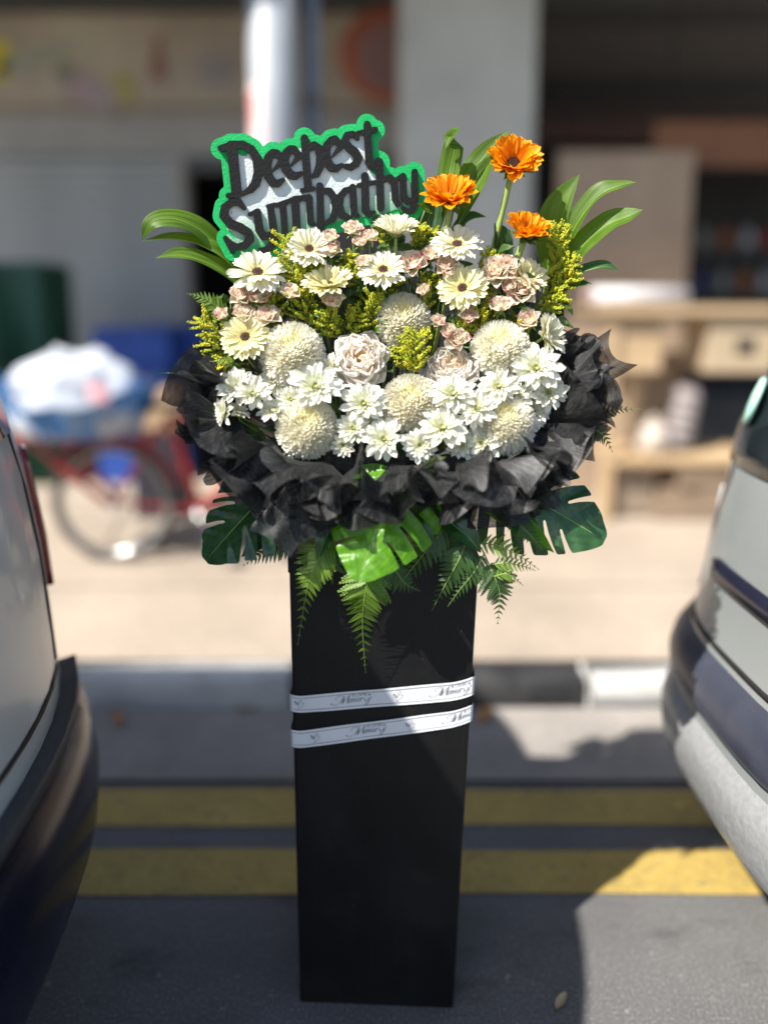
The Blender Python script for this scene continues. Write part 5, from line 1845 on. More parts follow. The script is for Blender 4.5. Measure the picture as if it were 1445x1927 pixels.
SPR = [
    (446, 730, 34, -0.1, 0.5, 'white daisy chrysanthemum at the far left, behind its twin', 0.0),
    (476, 742, 32, 0.05, 0.55, 'white daisy chrysanthemum overlapping its twin at the far left', -0.012),
    (514, 774, 30, 0.05, 0.72, 'white daisy chrysanthemum half hidden left of the lower pompom', 0.0),
    (594, 728, 45, 0.0, 0.42, 'large white daisy chrysanthemum with a green eye just below the left pompom', -0.02),
    (424, 777, 27, -0.85, 0.1, 'white daisy chrysanthemum seen from behind at the far left rim', 0.0),
    (448, 776, 22, 0.35, 0.75, 'small white daisy chrysanthemum turned down behind the left rim bloom', 0.01),
    (684, 760, 40, 0.0, 0.42, 'white daisy chrysanthemum under the forward-facing peony', -0.01),
    (664, 806, 30, -0.05, 0.35, 'small white daisy chrysanthemum right of the lower left pompom', -0.01),
    (722, 827, 39, 0.0, 0.32, 'white daisy chrysanthemum with a yellow-green eye at the bottom middle', -0.02),
    (790, 838, 30, 0.05, -0.1, 'small white daisy chrysanthemum facing down at the bottom middle', -0.01),
    (832, 806, 42, 0.05, 0.5, 'white daisy chrysanthemum with long petals below the second peony', -0.02),
    (852, 742, 38, 0.1, 0.6, 'white daisy chrysanthemum directly under the open peony', -0.015),
    (897, 768, 36, -0.15, 0.35, 'white daisy chrysanthemum left of the lower right pompom', -0.02),
    (938, 728, 34, 0.05, 0.5, 'white daisy chrysanthemum between the two right-hand pompoms', -0.015),
    (1008, 694, 43, 0.15, 0.45, 'big white daisy chrysanthemum right of the domed pompom', -0.02),
    (1032, 738, 32, 0.35, 0.2, 'white daisy chrysanthemum at the right rim beside the black paper', -0.01),
    (1000, 772, 34, 0.5, 0.2, 'white daisy chrysanthemum behind the right side of the lower right pompom', 0.02),
    (905, 834, 34, -0.1, 0.2, 'white daisy chrysanthemum peeping out below the lower right pompom', 0.0),
    (520, 715, 30, -0.1, 0.4, 'white daisy chrysanthemum in the shade below the left pompom', 0.03),
    (622, 690, 24, -0.5, 0.3, 'small white daisy chrysanthemum squeezed between left pompom and peony', 0.02),
    (646, 838, 22, 0.0, -0.2, 'tiny white daisy chrysanthemum facing down beside the paper rim', 0.0),
    (548, 752, 26, -0.1, 0.4, 'white daisy chrysanthemum between the left daisies and the lower left pompom', 0.01),
    (700, 795, 26, 0.1, 0.4, 'small white daisy chrysanthemum between the two bottom daisies at the middle left', 0.02),
    (868, 838, 28, 0.1, 0.1, 'white daisy chrysanthemum half under the paper right of the bottom middle', 0.0),
    (820, 770, 26, 0.2, 0.5, 'small white daisy chrysanthemum touching the right side of the yellow-hearted pompom', 0.02),
    (972, 745, 28, 0.2, 0.4, 'small white daisy chrysanthemum above the lower right pompom', 0.0),
]
for a in SPR:
    spray_mum(*a[:6], off=a[6], cup=0.28 if a[2] > 28 else 0.45, n=(16, 13) if a[2] > 28 else (12, 9))

ROS = [
    (623, 446, 16, -0.1, 0.7, 'pink-tinted rose bud at the foot of the sign, above the pinkest rose', 0.5, 'rose'),
    (622, 466, 19, 0.0, 0.75, 'deep pink-edged spray rose under the black lettering of the sign', 0.3, 'rose'),
    (664, 428, 17, 0.05, 0.8, 'cream spray rose with pink tips touching the bottom of the sign', 0.2, 'rose'),
    (696, 442, 15, 0.1, 0.8, 'pink and cream spray rose just left of the cup-shaped gerbera', 0.4, 'rose'),
    (678, 452, 16, -0.1, 0.8, 'pale rose bud low between two roses left of the cup-shaped gerbera', 0.6, 'rose'),
    (453, 552, 20, -0.3, 0.6, 'cream spray rose directly under the large left gerbera', 0.2, 'rose_pale'),
    (488, 555, 20, 0.05, 0.75, 'pink-edged spray rose right under the large left gerbera', 0.3, 'rose'),
    (416, 590, 16, -0.3, 0.7, 'pink-striped rose bud furthest left in the arrangement', 0.6, 'rose'),
    (459, 586, 19, 0.0, 0.75, 'pale pink spray rose above the left pale yellow gerbera', 0.2, 'rose'),
    (503, 591, 20, 0.0, 0.75, 'open pale pink spray rose above the left pompom chrysanthemum', 0.0, 'rose_pale'),
    (545, 547, 18, 0.05, 0.85, 'cream spray rose with red-pink outer petals beside the folded gerbera', 0.3, 'rose'),
    (625, 562, 20, 0.0, 0.85, 'pink-tipped spray rose on a bare stem under the folded gerbera', 0.2, 'rose'),
    (683, 492, 15, -0.2, 0.7, 'pink rose bud peeking out left of the top middle gerbera', 0.5, 'rose'),
    (776, 492, 22, 0.0, 0.6, 'ruffled pale pink spray rose right of the top middle gerbera', 0.0, 'rose_pale'),
    (811, 475, 18, -0.15, 0.75, 'cream rose with a red flank left of the gerbera below the sunflower', 0.4, 'rose'),
    (838, 498, 18, 0.0, 0.6, 'dusky cream spray rose between two gerberas right of the middle', 0.2, 'rose_pale'),
    (842, 514, 14, -0.1, 0.8, 'small greenish rose bud hanging by the pale yellow forward gerbera', 0.7, 'rose_pale'),
    (934, 508, 25, 0.0, 0.55, 'spiral pink-rimmed spray rose right of the forward yellow gerbera', 0.0, 'rose'),
    (955, 498, 19, 0.1, 0.6, 'pale rose behind the spiral pink-rimmed rose on the right', 0.1, 'rose_pale'),
    (981, 544, 24, 0.0, 0.38, 'full-blown dusky spray rose in front of the turned gerbera', 0.0, 'rose_pale'),
    (957, 536, 15, -0.2, 0.6, 'small pink bud left of the full-blown dusky rose', 0.6, 'rose'),
    (942, 570, 20, 0.0, 0.9, 'goblet-shaped pink-tipped rose above the domed pompom', 0.3, 'rose'),
    (993, 600, 22, -0.2, 0.5, 'dusky rose bud hanging left of the profile gerbera', 0.4, 'rose_pale'),
    (825, 604, 15, 0.0, 0.5, 'peach rose bud close to the right side of the highest pompom', 0.6, 'rose_pale'),
    (843, 622, 15, -0.1, 0.5, 'pink-tinged rose bud above the open peony', 0.5, 'rose'),
    (860, 636, 19, 0.05, 0.5, 'peach spiral spray rose resting on the open peony', 0.0, 'rose_pale'),
    (797, 545, 13, -0.3, 0.6, 'tiny pink bud among goldenrod right of the highest pompom', 0.6, 'rose'),
    (882, 592, 17, 0.1, 0.6, 'brownish rose in shade behind the domed pompom', 0.3, 'rose_pale'),
    (603, 478, 13, -0.2, 0.7, 'tiny pink bud under the gerbera tucked behind goldenrod', 0.6, 'rose'),
]
for a in ROS:
    spray_rose(*a[:6], bud=a[6], col=a[7])

GOL = [
    ((575, 580), (535, 445), 'goldenrod sprig rising in front of the sign between two left gerberas', 40, 24, -8),
    ((560, 600), (555, 500), 'dense goldenrod sprig between the large left gerbera and folded gerbera', 42, 24, 0),
    ((455, 660), (378, 602), 'goldenrod sprig sticking out at the far left edge', 38, 20, -5),
    ((450, 690), (385, 640), 'drooping goldenrod sprig at the far left, just over the black paper', 34, 18, 8),
    ((480, 700), (412, 690), 'low goldenrod sprig lying over the left paper rim', 26, 16, 0),
    ((600, 640), (560, 560), 'goldenrod sprig just above the left pompom', 46, 26, -8),
    ((640, 640), (612, 590), 'goldenrod sprig between the left pompom and the forward peony', 40, 22, 0),
    ((690, 640), (705, 560), 'bright goldenrod sprig left of the highest pompom', 40, 26, 6),
    ((655, 630), (680, 590), 'short goldenrod sprig just above the forward peony', 36, 20, -4),
    ((775, 710), (783, 630), 'goldenrod sprig standing between the two peonies', 42, 24, 4),
    ((765, 700), (752, 655), 'short goldenrod sprig by the right side of the forward peony', 30, 16, 0),
    ((910, 640), (900, 585), 'goldenrod sprig behind the domed pompom', 44, 24, 4),
    ((985, 670), (965, 610), 'goldenrod sprig right of the domed pompom below the goblet rose', 40, 22, -4),
    ((1040, 540), (1050, 425), 'tall goldenrod sprig in front of the right lance leaves', 30, 26, 8),
    ((1010, 540), (1085, 490), 'goldenrod sprig reaching right below the tall one', 32, 20, -4),
    ((1010, 570), (1082, 515), 'goldenrod sprig reaching right above the profile gerbera', 30, 20, 6),
    ((1000, 600), (1060, 560), 'low goldenrod sprig at the right beside the profile gerbera', 28, 16, 0),
    ((735, 480), (712, 425), 'goldenrod sprig against the lower edge of the sign', 16, 12, 0),
    ((780, 470), (790, 430), 'short goldenrod sprig right of the cup-shaped gerbera', 26, 16, 4),
    ((905, 540), (925, 480), 'goldenrod sprig by the long sunflower stem', 30, 18, 0),
    ((840, 480), (820, 440), 'small goldenrod sprig under the middle sunflower', 24, 12, 0),
    ((680, 545), (650, 505), 'goldenrod sprig in the gap between the folded gerbera and the top middle gerbera', 34, 18, 0),
    ((800, 590), (812, 520), 'goldenrod sprig right above the peach rose bud', 34, 20, 4),
    ((590, 545), (590, 500), 'goldenrod sprig behind the folded gerbera', 36, 18, -4),
    ((505, 640), (520, 560), 'goldenrod sprig behind the open pale pink rose', 38, 22, 0),
    ((900, 560), (915, 545), 'short goldenrod sprig right of the forward yellow gerbera', 30, 14, 0),
    ((730, 560), (735, 530), 'goldenrod sprig under the top middle gerbera', 34, 16, 0),
    ((850, 640), (880, 610), 'goldenrod sprig between the peach rose and the domed pompom', 28, 14, 0),
    ((640, 520), (662, 480), 'small goldenrod sprig among the pink roses under the sign', 24, 14, 0),
]
for i, a in enumerate(GOL):
    goldenrod(a[0], a[1], a[2], a[3] * 1.1, int(a[4] * 1.2), a[5], seed=i, off=0.028 if i not in (9, 0) else 0.0)

# lance leaves
lance_leaf([(470, 520, 1.46), (425, 478, 1.45), (372, 430, 1.43), (322, 412, 1.41), (285, 420, 1.40), (268, 452, 1.40)], 52, 'long green leaf arching left from the sign and drooping at its tip', fold=0.25, Nh=V((0.25, -0.7, 0.6)), seed=1)
lance_leaf([(470, 540, 1.45), (420, 485, 1.43), (372, 460, 1.42), (320, 450, 1.41), (268, 454, 1.40)], 40, 'narrow green leaf pointing left under the arching leaf', fold=0.55, Nh=V((0.2, -0.5, 0.9)), seed=2)
lance_leaf([(480, 570, 1.44), (430, 520, 1.42), (380, 492, 1.40), (335, 482, 1.39), (293, 486, 1.38)], 46, 'lowest of the three lance leaves pointing left', fold=0.5, Nh=V((0.2, -0.6, 0.8)), seed=3)
lance_leaf([(828, 430, 1.47), (836, 370, 1.46), (850, 310, 1.46), (857, 268, 1.45), (848, 258, 1.42), (838, 280, 1.41)], 46, 'upright leaf with a curled tip behind the middle sunflower', fold=0.3, Nh=V((-0.5, -0.9, 0.1)), seed=4, wave=0.15)
lance_leaf([(852, 400, 1.48), (880, 340, 1.47), (915, 292, 1.46), (958, 244, 1.45)], 50, 'broad leaf slanting up behind the tallest sunflower', fold=0.4, Nh=V((-0.5, -0.8, 0.4)), seed=5)
lance_leaf([(860, 430, 1.47), (888, 370, 1.45), (915, 320, 1.44), (938, 288, 1.43)], 40, 'shorter leaf in front of the broad one by the tallest sunflower', fold=0.5, Nh=V((-0.4, -0.8, 0.5)), seed=15)
lance_leaf([(1030, 520, 1.48), (1035, 450, 1.47), (1052, 385, 1.46), (1090, 328, 1.45)], 58, 'broad upright leaf right of the lowest sunflower', fold=0.3, Nh=V((-0.35, -0.9, 0.2)), seed=6)
lance_leaf([(1040, 530, 1.46), (1075, 440, 1.44), (1120, 375, 1.42), (1160, 352, 1.41), (1198, 343, 1.40)], 48, 'bright twisting leaf reaching to the upper right', fold=0.5, Nh=V((-0.45, -0.6, 0.7)), seed=7, wave=0.2)
lance_leaf([(1045, 545, 1.45), (1090, 470, 1.43), (1140, 425, 1.41), (1180, 408, 1.40), (1210, 395, 1.39)], 54, 'leaf below the bright twisting leaf pointing to the far right', fold=0.35, Nh=V((-0.3, -0.7, 0.65)), seed=8)
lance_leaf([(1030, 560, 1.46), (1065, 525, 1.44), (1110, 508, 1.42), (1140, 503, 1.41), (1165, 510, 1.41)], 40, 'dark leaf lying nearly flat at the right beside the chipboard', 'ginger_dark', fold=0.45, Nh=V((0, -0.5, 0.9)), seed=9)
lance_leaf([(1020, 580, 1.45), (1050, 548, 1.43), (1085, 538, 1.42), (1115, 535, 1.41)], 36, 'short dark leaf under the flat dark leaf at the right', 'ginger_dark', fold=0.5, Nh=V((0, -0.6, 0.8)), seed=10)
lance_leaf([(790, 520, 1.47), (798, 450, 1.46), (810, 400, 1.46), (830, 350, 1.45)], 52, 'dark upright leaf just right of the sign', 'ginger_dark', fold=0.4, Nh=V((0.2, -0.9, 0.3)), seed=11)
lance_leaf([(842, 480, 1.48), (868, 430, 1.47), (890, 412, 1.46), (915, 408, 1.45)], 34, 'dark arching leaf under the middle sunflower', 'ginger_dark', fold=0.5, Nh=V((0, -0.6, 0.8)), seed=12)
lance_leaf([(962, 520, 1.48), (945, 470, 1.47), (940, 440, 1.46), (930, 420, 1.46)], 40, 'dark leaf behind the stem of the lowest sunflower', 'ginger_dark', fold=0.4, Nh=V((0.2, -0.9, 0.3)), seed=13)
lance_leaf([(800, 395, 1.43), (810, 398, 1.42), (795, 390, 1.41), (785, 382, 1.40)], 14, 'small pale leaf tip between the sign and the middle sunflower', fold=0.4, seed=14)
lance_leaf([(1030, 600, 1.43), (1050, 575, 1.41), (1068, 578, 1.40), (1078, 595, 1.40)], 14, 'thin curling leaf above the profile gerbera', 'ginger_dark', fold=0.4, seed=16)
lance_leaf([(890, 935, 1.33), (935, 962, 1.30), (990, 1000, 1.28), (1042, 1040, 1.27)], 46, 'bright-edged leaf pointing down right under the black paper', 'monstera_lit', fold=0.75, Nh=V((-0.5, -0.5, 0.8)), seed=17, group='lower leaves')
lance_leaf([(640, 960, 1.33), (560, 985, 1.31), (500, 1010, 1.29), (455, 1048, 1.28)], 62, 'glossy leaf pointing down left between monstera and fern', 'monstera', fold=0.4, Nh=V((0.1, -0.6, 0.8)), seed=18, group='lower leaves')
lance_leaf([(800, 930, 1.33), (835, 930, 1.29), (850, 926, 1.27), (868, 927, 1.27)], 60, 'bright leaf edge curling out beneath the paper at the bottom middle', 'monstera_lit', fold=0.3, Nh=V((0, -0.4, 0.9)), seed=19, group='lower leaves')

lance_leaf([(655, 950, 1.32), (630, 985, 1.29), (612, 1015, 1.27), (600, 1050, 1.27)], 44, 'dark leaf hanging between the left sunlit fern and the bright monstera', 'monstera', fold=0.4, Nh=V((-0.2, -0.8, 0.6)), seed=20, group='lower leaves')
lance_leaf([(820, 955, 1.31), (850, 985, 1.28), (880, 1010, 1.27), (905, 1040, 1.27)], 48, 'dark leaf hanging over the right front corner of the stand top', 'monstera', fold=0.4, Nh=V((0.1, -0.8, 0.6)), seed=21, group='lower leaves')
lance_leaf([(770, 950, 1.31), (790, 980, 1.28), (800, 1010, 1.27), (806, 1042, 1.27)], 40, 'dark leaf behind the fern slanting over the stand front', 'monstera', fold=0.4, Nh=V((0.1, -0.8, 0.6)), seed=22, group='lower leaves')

# monstera
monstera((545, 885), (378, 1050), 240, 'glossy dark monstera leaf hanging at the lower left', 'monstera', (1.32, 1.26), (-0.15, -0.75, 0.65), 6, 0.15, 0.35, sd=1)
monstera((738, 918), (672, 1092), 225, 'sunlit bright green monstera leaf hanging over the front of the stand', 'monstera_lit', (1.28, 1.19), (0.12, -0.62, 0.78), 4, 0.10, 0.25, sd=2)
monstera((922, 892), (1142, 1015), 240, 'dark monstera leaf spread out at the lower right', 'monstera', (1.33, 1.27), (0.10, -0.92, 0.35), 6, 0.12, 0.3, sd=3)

# ferns
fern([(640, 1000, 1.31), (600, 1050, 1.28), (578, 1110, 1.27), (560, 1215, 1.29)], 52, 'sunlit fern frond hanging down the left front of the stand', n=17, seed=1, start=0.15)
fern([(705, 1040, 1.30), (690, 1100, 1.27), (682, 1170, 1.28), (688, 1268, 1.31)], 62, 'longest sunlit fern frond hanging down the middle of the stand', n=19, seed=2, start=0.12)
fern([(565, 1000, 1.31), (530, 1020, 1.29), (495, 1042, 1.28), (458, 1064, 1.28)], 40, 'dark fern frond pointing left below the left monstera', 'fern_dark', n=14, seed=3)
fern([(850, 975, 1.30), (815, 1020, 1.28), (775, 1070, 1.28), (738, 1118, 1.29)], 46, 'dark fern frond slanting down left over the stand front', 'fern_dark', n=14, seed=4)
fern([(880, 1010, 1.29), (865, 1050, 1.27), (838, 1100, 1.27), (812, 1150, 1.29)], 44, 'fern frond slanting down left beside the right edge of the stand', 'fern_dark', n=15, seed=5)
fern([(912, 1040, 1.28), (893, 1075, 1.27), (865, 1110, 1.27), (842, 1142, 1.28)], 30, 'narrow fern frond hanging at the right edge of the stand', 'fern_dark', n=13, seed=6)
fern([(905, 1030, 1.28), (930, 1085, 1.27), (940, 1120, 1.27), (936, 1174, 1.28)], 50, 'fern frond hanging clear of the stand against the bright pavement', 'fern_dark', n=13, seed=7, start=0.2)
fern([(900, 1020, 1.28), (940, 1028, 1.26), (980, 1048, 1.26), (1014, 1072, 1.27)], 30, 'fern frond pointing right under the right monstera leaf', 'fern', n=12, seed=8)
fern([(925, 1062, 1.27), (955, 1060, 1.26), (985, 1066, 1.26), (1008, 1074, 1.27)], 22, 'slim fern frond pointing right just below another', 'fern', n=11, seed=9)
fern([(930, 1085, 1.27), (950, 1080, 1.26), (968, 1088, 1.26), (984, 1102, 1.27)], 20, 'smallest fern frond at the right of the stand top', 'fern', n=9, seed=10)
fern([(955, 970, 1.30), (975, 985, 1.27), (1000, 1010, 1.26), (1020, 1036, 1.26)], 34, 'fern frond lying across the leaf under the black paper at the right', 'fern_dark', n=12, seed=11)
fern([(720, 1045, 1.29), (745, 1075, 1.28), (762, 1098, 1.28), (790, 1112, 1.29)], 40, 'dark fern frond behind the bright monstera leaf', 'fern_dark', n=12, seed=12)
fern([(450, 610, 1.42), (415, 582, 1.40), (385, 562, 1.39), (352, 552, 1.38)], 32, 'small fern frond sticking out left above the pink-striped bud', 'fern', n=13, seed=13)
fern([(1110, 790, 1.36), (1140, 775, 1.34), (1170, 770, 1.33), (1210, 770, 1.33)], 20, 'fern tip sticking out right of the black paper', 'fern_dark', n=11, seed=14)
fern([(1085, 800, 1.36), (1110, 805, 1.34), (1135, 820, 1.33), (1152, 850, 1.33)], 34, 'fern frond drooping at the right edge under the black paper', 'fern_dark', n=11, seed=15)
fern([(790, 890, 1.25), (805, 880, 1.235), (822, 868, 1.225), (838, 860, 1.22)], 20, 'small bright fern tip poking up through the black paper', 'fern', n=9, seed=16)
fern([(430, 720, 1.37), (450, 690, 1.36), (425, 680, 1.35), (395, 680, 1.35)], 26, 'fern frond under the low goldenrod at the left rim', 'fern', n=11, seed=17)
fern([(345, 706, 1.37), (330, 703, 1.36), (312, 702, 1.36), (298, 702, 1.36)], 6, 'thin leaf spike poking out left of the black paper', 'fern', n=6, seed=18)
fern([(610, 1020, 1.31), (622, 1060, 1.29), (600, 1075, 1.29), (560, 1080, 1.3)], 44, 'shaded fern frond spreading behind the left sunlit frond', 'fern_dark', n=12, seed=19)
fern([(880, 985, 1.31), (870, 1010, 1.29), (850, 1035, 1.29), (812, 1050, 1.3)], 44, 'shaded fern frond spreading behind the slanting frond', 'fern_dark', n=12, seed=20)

# rose foliage filling the gaps
RLM = None


def foliage(px, py, label, n=9, spread=70, D=None, seed=0):
    global RLM
    rr = random.Random(seed * 7 + 1)
    p = P(px, py, (D if D else DD(py)) + 0.055)
    t = thing('leafy_stem', label, 'foliage', Matrix.Translation(p), 'rose foliage between the flowers')
    if RLM is None:
        RLM = []
        for k in range(3):
            mb = petal(1.0, 0.62, 0.25, 0.42, 0.62, 0.0, -0.35 - 0.2 * k, -0.3, 0.22, 0.10, 6, 8, k, point=True)
            RLM.append(mb.mesh('leaf')); RLM[-1].materials.append(MT['rose_leaf'])
    s = upx(p)
    mb = MB(); mb.tube([V((0, 0, spread * s * 0.5)), V((0.002, 0, 0)), V((0, 0.02, -0.06)), V((p.x * -0.5, 1.5 - p.y, 1.1 - p.z))], 0.0014, 5)
    obj('stem', mb, MT['stem_dark'], t)
    for i in range(n):
        q = V((rr.uniform(-1, 1) * spread * 0.6, rr.uniform(-0.2, 0.2) * spread, rr.uniform(-0.8, 0.7) * spread)) * s
        d = V((rr.uniform(-1, 1), rr.uniform(-1.1, 0.0), rr.uniform(-0.2, 0.9))).normalized()
        nm = V((rr.uniform(-0.4, 0.4), -0.8, 0.7)); nm = (nm - d * nm.dot(d)).normalized()
        M = Matrix.Translation(q) @ Matrix((d, nm.cross(d), nm)).transposed().to_4x4() @ Matrix.Scale(rr.uniform(30, 46) * s, 4)
        obj('leaf', rr.choice(RLM), MT['rose_leaf'], t, M)
    return t


FOL = [
    (520, 610, 'rose leaves between the left pompom and the pale pink roses'), (660, 520, 'rose leaves left of the top middle gerbera'),
    (650, 600, 'rose leaves above the forward peony'), (720, 565, 'rose leaves above the highest pompom'),
    (820, 560, 'rose leaves right of the highest pompom'), (900, 610, 'rose leaves behind the domed pompom'),
    (950, 620, 'rose leaves under the goblet-shaped rose'), (560, 760, 'dark leaves left of the large daisy chrysanthemum'),
    (640, 780, 'dark leaves between the lower pompom and the daisies'), (740, 720, 'dark leaves between the two peonies'),
    (880, 800, 'dark leaves between the lower daisies at the right'), (480, 650, 'leaves behind the left pale yellow gerbera'),
    (760, 860, 'dark leaves under the bottom middle daisies'), (1000, 640, 'leaves under the profile gerbera'),
    (580, 520, 'leaves behind the folded gerbera'), (780, 520, 'leaves below the ruffled pale pink rose'),
    (470, 790, 'dark leaves behind the far left daisies'), (620, 620, 'leaves under the pink-tipped rose on a bare stem'),
    (600, 505, 'leaves between the goldenrod and the deep pink-edged rose'), (700, 478, 'leaves under the roses at the foot of the sign'),
    (760, 478, 'leaves under the cup-shaped gerbera'), (830, 520, 'leaves between the two right-hand gerberas'),
    (905, 520, 'leaves beside the long sunflower stem'), (955, 570, 'leaves around the goblet-shaped rose'),
    (435, 600, 'leaves behind the pink-striped bud'), (1010, 580, 'leaves below the turned gerbera at the right'),
    (550, 580, 'leaves beneath the goldenrod left of the middle'), (690, 560, 'leaves beneath the top middle gerbera'),
]
for i, (x, y, l) in enumerate(FOL):
    foliage(x, y, l, 10 if y < 700 else 12, 70, seed=i)

# loose bare stems seen between the blooms are the flowers' own stems

# ================================================================== BLACK PAPER
wrap = thing('wrapping_paper', 'crumpled black translucent wrapping paper fanned round the flowers', 'wrapping paper', (0, 1.40, 1.06))
TW = Matrix.Translation((0, -1.40, -1.06))


def sheet(px, py, D, ang, L, W, lean=0.2, fold=0.10, kf=1.5, curl=0.6, seed=0, w0=0.4, notch=0.08, twist=0.0):
    o = P(px, py, D); R, U, B = view_basis(o); s = upx(o)
    a = math.radians(ang)
    T = R * math.cos(a) + U * math.sin(a); S_ = -R * math.sin(a) + U * math.cos(a)
    L *= s; W *= s; n = 14
    path = [(0, 0)]
    for j in range(n):
        th = lean + curl * (j / n) ** 1.5
        path.append((path[-1][0] + math.cos(th) * L / n, path[-1][1] + math.sin(th) * L / n))

    def fn(u, v):
        j = min(n - 1, int(v * n)); f = v * n - j
        t0 = path[j][0] + (path[j + 1][0] - path[j][0]) * f; b0 = path[j][1] + (path[j + 1][1] - path[j][1]) * f
        q = 2 * u - 1
        w = w0 + (1 - w0) * min(1, v * 1.25) ** 0.8
        fo = fold * W * (0.25 + 0.75 * v) * (math.cos(kf * PI * q + seed * 2.1) + 0.5 * math.sin(2.3 * kf * PI * q + seed * 1.3) * v)
        cr = 0.07 * W * noise.noise(V((q * 1.7, v * 2.4, seed * 4.7))) + 0.02 * W * noise.noise(V((q * 6, v * 7, seed * 2.7)))
        edge = 1 + notch * (abs(q) ** 2 * math.copysign(1, math.sin(seed * 3 + 1))) * v
        tw = twist * v * q
        return o + T * (t0 * edge) + S_ * (q * W / 2 * w * math.cos(tw)) + B * (b0 + fo + cr + math.sin(tw) * W / 2 * q)
    mb = MB(); mb.grid(fn, 22, 16)
    return obj('paper_sheet', mb, MT['paper'], wrap, TW)


def funnel(px, py, D, axis_ang, fwd, L, r0, r1, span=300, start=0, seed=0, squash=1.0):
    o = P(px, py, D); R, U, B = view_basis(o); s = upx(o)
    a = math.radians(axis_ang)
    A = (R * math.cos(a) + U * math.sin(a)) * math.cos(fwd) + B * math.sin(fwd)
    E1 = (R * -math.sin(a) + U * math.cos(a)); E2 = A.cross(E1)

    def fn(u, v):
        ph = math.radians(start + span * u)
        r = (r0 + (r1 - r0) * v ** 0.9) * s * (1 + 0.28 * u)
        k = 1 + 0.16 * noise.noise(V((math.cos(ph) * 1.3, math.sin(ph) * 1.3 + v, seed * 3.3)))
        el = 1 + 0.12 * math.sin(ph * 2 + seed)
        return o + A * (L * s * v * el) + (E1 * math.cos(ph) + E2 * math.sin(ph) * squash) * r * k
    mb = MB(); mb.grid(fn, 34, 14)
    return obj('paper_roll', mb, MT['paper'], wrap, TW)


# back board of black paper behind the lower flowers
mb = MB()
mb.grid(lambda u, v: P(436 + 620 * u, 905 - (905 - (560 - 70 * u)) * v, 1.475) + V((0, 0.02 * math.sin(u * 9) + 0.01 * math.sin(u * 23), 0)), 40, 8)
obj('back_sheet', mb, MT['paper'], wrap, TW)
mb = MB(); mb.box(P(1056, 545, 1.468), (0.012, 0.004, 0.14)); obj('back_support', mb, MT['card'], wrap, TW)

# left fan
sheet(440, 760, 1.40, 152, 130, 110, 0.10, 0.06, 0.8, 0.3, 1)
sheet(430, 700, 1.41, 112, 70, 80, 0.15, 0.10, 1.0, 0.3, 2, 0.7)
sheet(455, 790, 1.38, 172, 125, 110, 0.30, 0.06, 0.8, 0.9, 3)
sheet(470, 810, 1.36, 194, 140, 110, 0.30, 0.05, 0.7, 1.2, 4)
sheet(500, 840, 1.34, 214, 130, 120, 0.30, 0.06, 0.8, 0.8, 5)
sheet(480, 770, 1.36, 150, 90, 140, 0.30, 0.10, 1.4, 0.2, 24, 0.8)
sheet(530, 850, 1.32, 222, 130, 150, 0.30, 0.10, 1.1, 0.7, 6)
sheet(500, 800, 1.34, 60, 60, 150, 0.35, 0.10, 1.5, 0.4, 7, 0.7)
# bottom: plain falling sheets behind the pinched squares
sheet(560, 850, 1.33, 245, 120, 150, 0.15, 0.10, 1.0, 0.3, 8)
sheet(640, 850, 1.33, 262, 110, 180, 0.15, 0.10, 1.0, 0.3, 10)
sheet(720, 850, 1.33, 272, 100, 190, 0.15, 0.10, 1.0, 0.3, 11)
sheet(800, 850, 1.33, 280, 95, 180, 0.15, 0.10, 1.0, 0.3, 12)
sheet(870, 850, 1.33, 292, 110, 170, 0.15, 0.10, 1.0, 0.3, 13)
sheet(928, 880, 1.31, 276, 112, 110, 0.15, 0.05, 0.8, 0.1, 14, 0.8, 0.02)
sheet(575, 925, 1.285, 236, 110, 90, 0.2, 0.05, 0.8, 0.2, 30, 0.6)
sheet(590, 945, 1.28, 284, 66, 66, 0.2, 0.05, 0.8, 0.1, 31, 0.8)
# right fan
sheet(990, 830, 1.34, 338, 110, 110, 0.30, 0.05, 0.8, 0.6, 16, 0.6)
sheet(1010, 800, 1.36, 352, 120, 100, 0.30, 0.06, 0.8, 0.7, 17, 0.6)
sheet(1030, 770, 1.38, 16, 140, 90, 0.2, 0.08, 0.9, 0.4, 18, 0.6, 0.16)
sheet(1040, 740, 1.40, 34, 130, 80, 0.15, 0.08, 0.8, 0.3, 19, 0.6, 0.2)
sheet(1040, 720, 1.40, 62, 100, 100, 0.15, 0.10, 1.2, 0.2, 20)
sheet(1020, 760, 1.37, 40, 90, 120, 0.35, 0.12, 1.2, 0.5, 21)
sheet(1000, 820, 1.34, 330, 90, 120, 0.45, 0.12, 1.3, 0.2, 22)
sheet(1070, 700, 1.42, 80, 70, 46, 0.05, 0.10, 1.0, 0.2, 23, 0.8)
# squares of paper pinched at the centre and pushed into the rim: ruffled cones with pointed corners


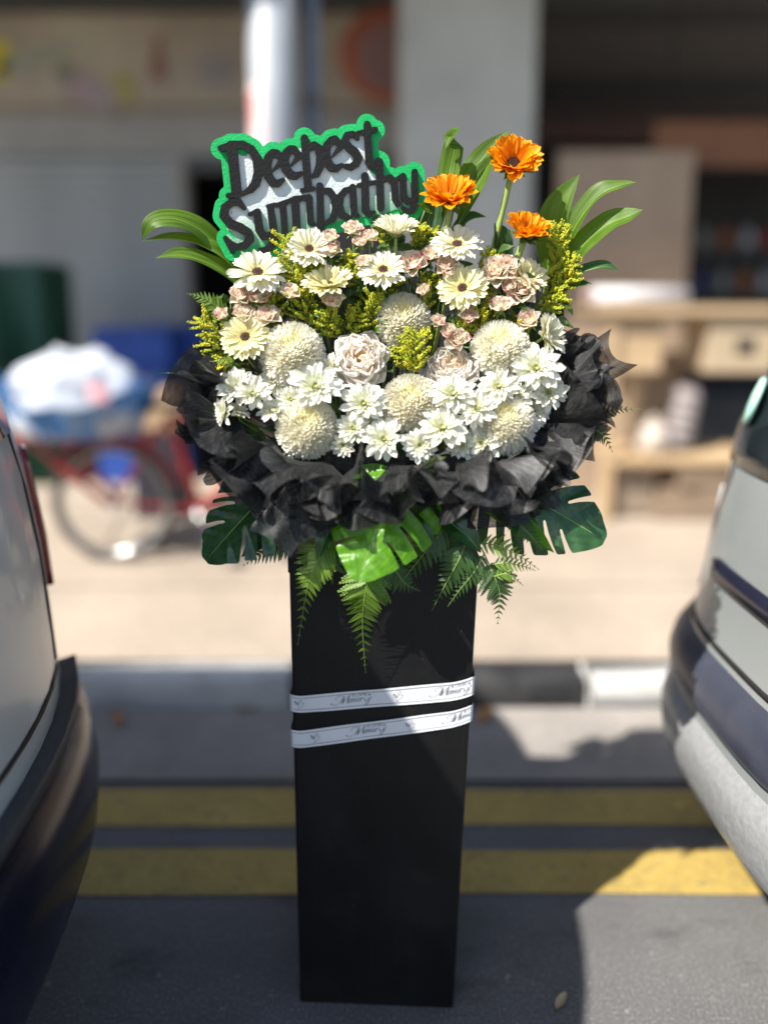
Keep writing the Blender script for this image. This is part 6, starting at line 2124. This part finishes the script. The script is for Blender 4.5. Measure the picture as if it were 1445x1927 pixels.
def pick(px, py, D, ang, fwd, L, alpha=0.62, amp=0.40, k=3, seed=0, rot=0.0, asp=1.0):
    o = P(px, py, D); R, U, B = view_basis(o); s = upx(o) * L
    a = math.radians(ang)
    A = ((R * math.cos(a) + U * math.sin(a)) * math.cos(fwd) + B * math.sin(fwd)).normalized()
    E1 = (B - A * B.dot(A)); E1 = E1.normalized() if E1.length > 1e-3 else R
    E2 = A.cross(E1)

    def fn(u, v):
        ph = 2 * PI * u
        c, d = math.cos(ph + rot), math.sin(ph + rot)
        Rm = 1.0 / max(abs(c), abs(d) * asp)
        Rm = min(Rm, 1.32)
        rho = (0.05 + 0.95 * v) * Rm
        w = noise.noise(V((math.cos(ph) * 1.4, math.sin(ph) * 1.4, seed * 3.7)))
        f = math.sin(k * ph + seed * 1.9 + 0.7 * w) + 0.45 * math.sin((2 * k + 1) * ph + seed * 2.7) * v
        al = alpha + amp * f * (0.35 + 0.65 * v) + 0.22 * w
        al += 0.30 * max(0, v - 0.6) * math.sin(ph * 2 + seed)          # lips roll open or shut
        swirl = ph + 0.38 * math.cos(k * ph + seed * 1.9) * v + 0.18 * w * v
        return o + A * (s * rho * math.cos(al)) + (E1 * math.cos(swirl) + E2 * math.sin(swirl)) * (s * rho * math.sin(al))
    mb = MB(); mb.grid(fn, 84, 14)
    mb.uv = [(v_ * 1.1, u_ * 1.6) for u_, v_ in mb.uv]
    return obj('paper_square', mb, MT['paper'], wrap, TW)


PK = [
    # px, py, D, screen angle, towards viewer, half size, cone, fold, folds
    (452, 735, 1.37, 160, 0.25, 92, 0.45, 0.35, 3),
    (455, 790, 1.35, 190, 0.40, 96, 0.50, 0.40, 3),
    (500, 835, 1.33, 215, 0.50, 100, 0.55, 0.40, 3),
    (560, 860, 1.31, 240, 0.58, 104, 0.58, 0.42, 2),
    (618, 868, 1.295, 258, 0.72, 100, 0.60, 0.40, 2),
    (676, 872, 1.29, 266, 0.78, 106, 0.64, 0.40, 3),
    (736, 872, 1.29, 278, 0.80, 98, 0.62, 0.40, 2),
    (796, 872, 1.295, 285, 0.75, 88, 0.60, 0.38, 3),
    (856, 866, 1.30, 295, 0.62, 98, 0.58, 0.42, 2),
    (915, 862, 1.31, 312, 0.52, 108, 0.55, 0.40, 3),
    (975, 836, 1.33, 328, 0.45, 104, 0.55, 0.40, 3),
    (1020, 790, 1.35, 352, 0.38, 104, 0.50, 0.40, 3),
    (1040, 738, 1.37, 22, 0.28, 96, 0.48, 0.38, 3),
    (1046, 700, 1.39, 52, 0.20, 74, 0.40, 0.32, 3),
]
for i, q in enumerate(PK):
    pick(*q, seed=i * 1.37 + 0.6, rot=i * 1.1)
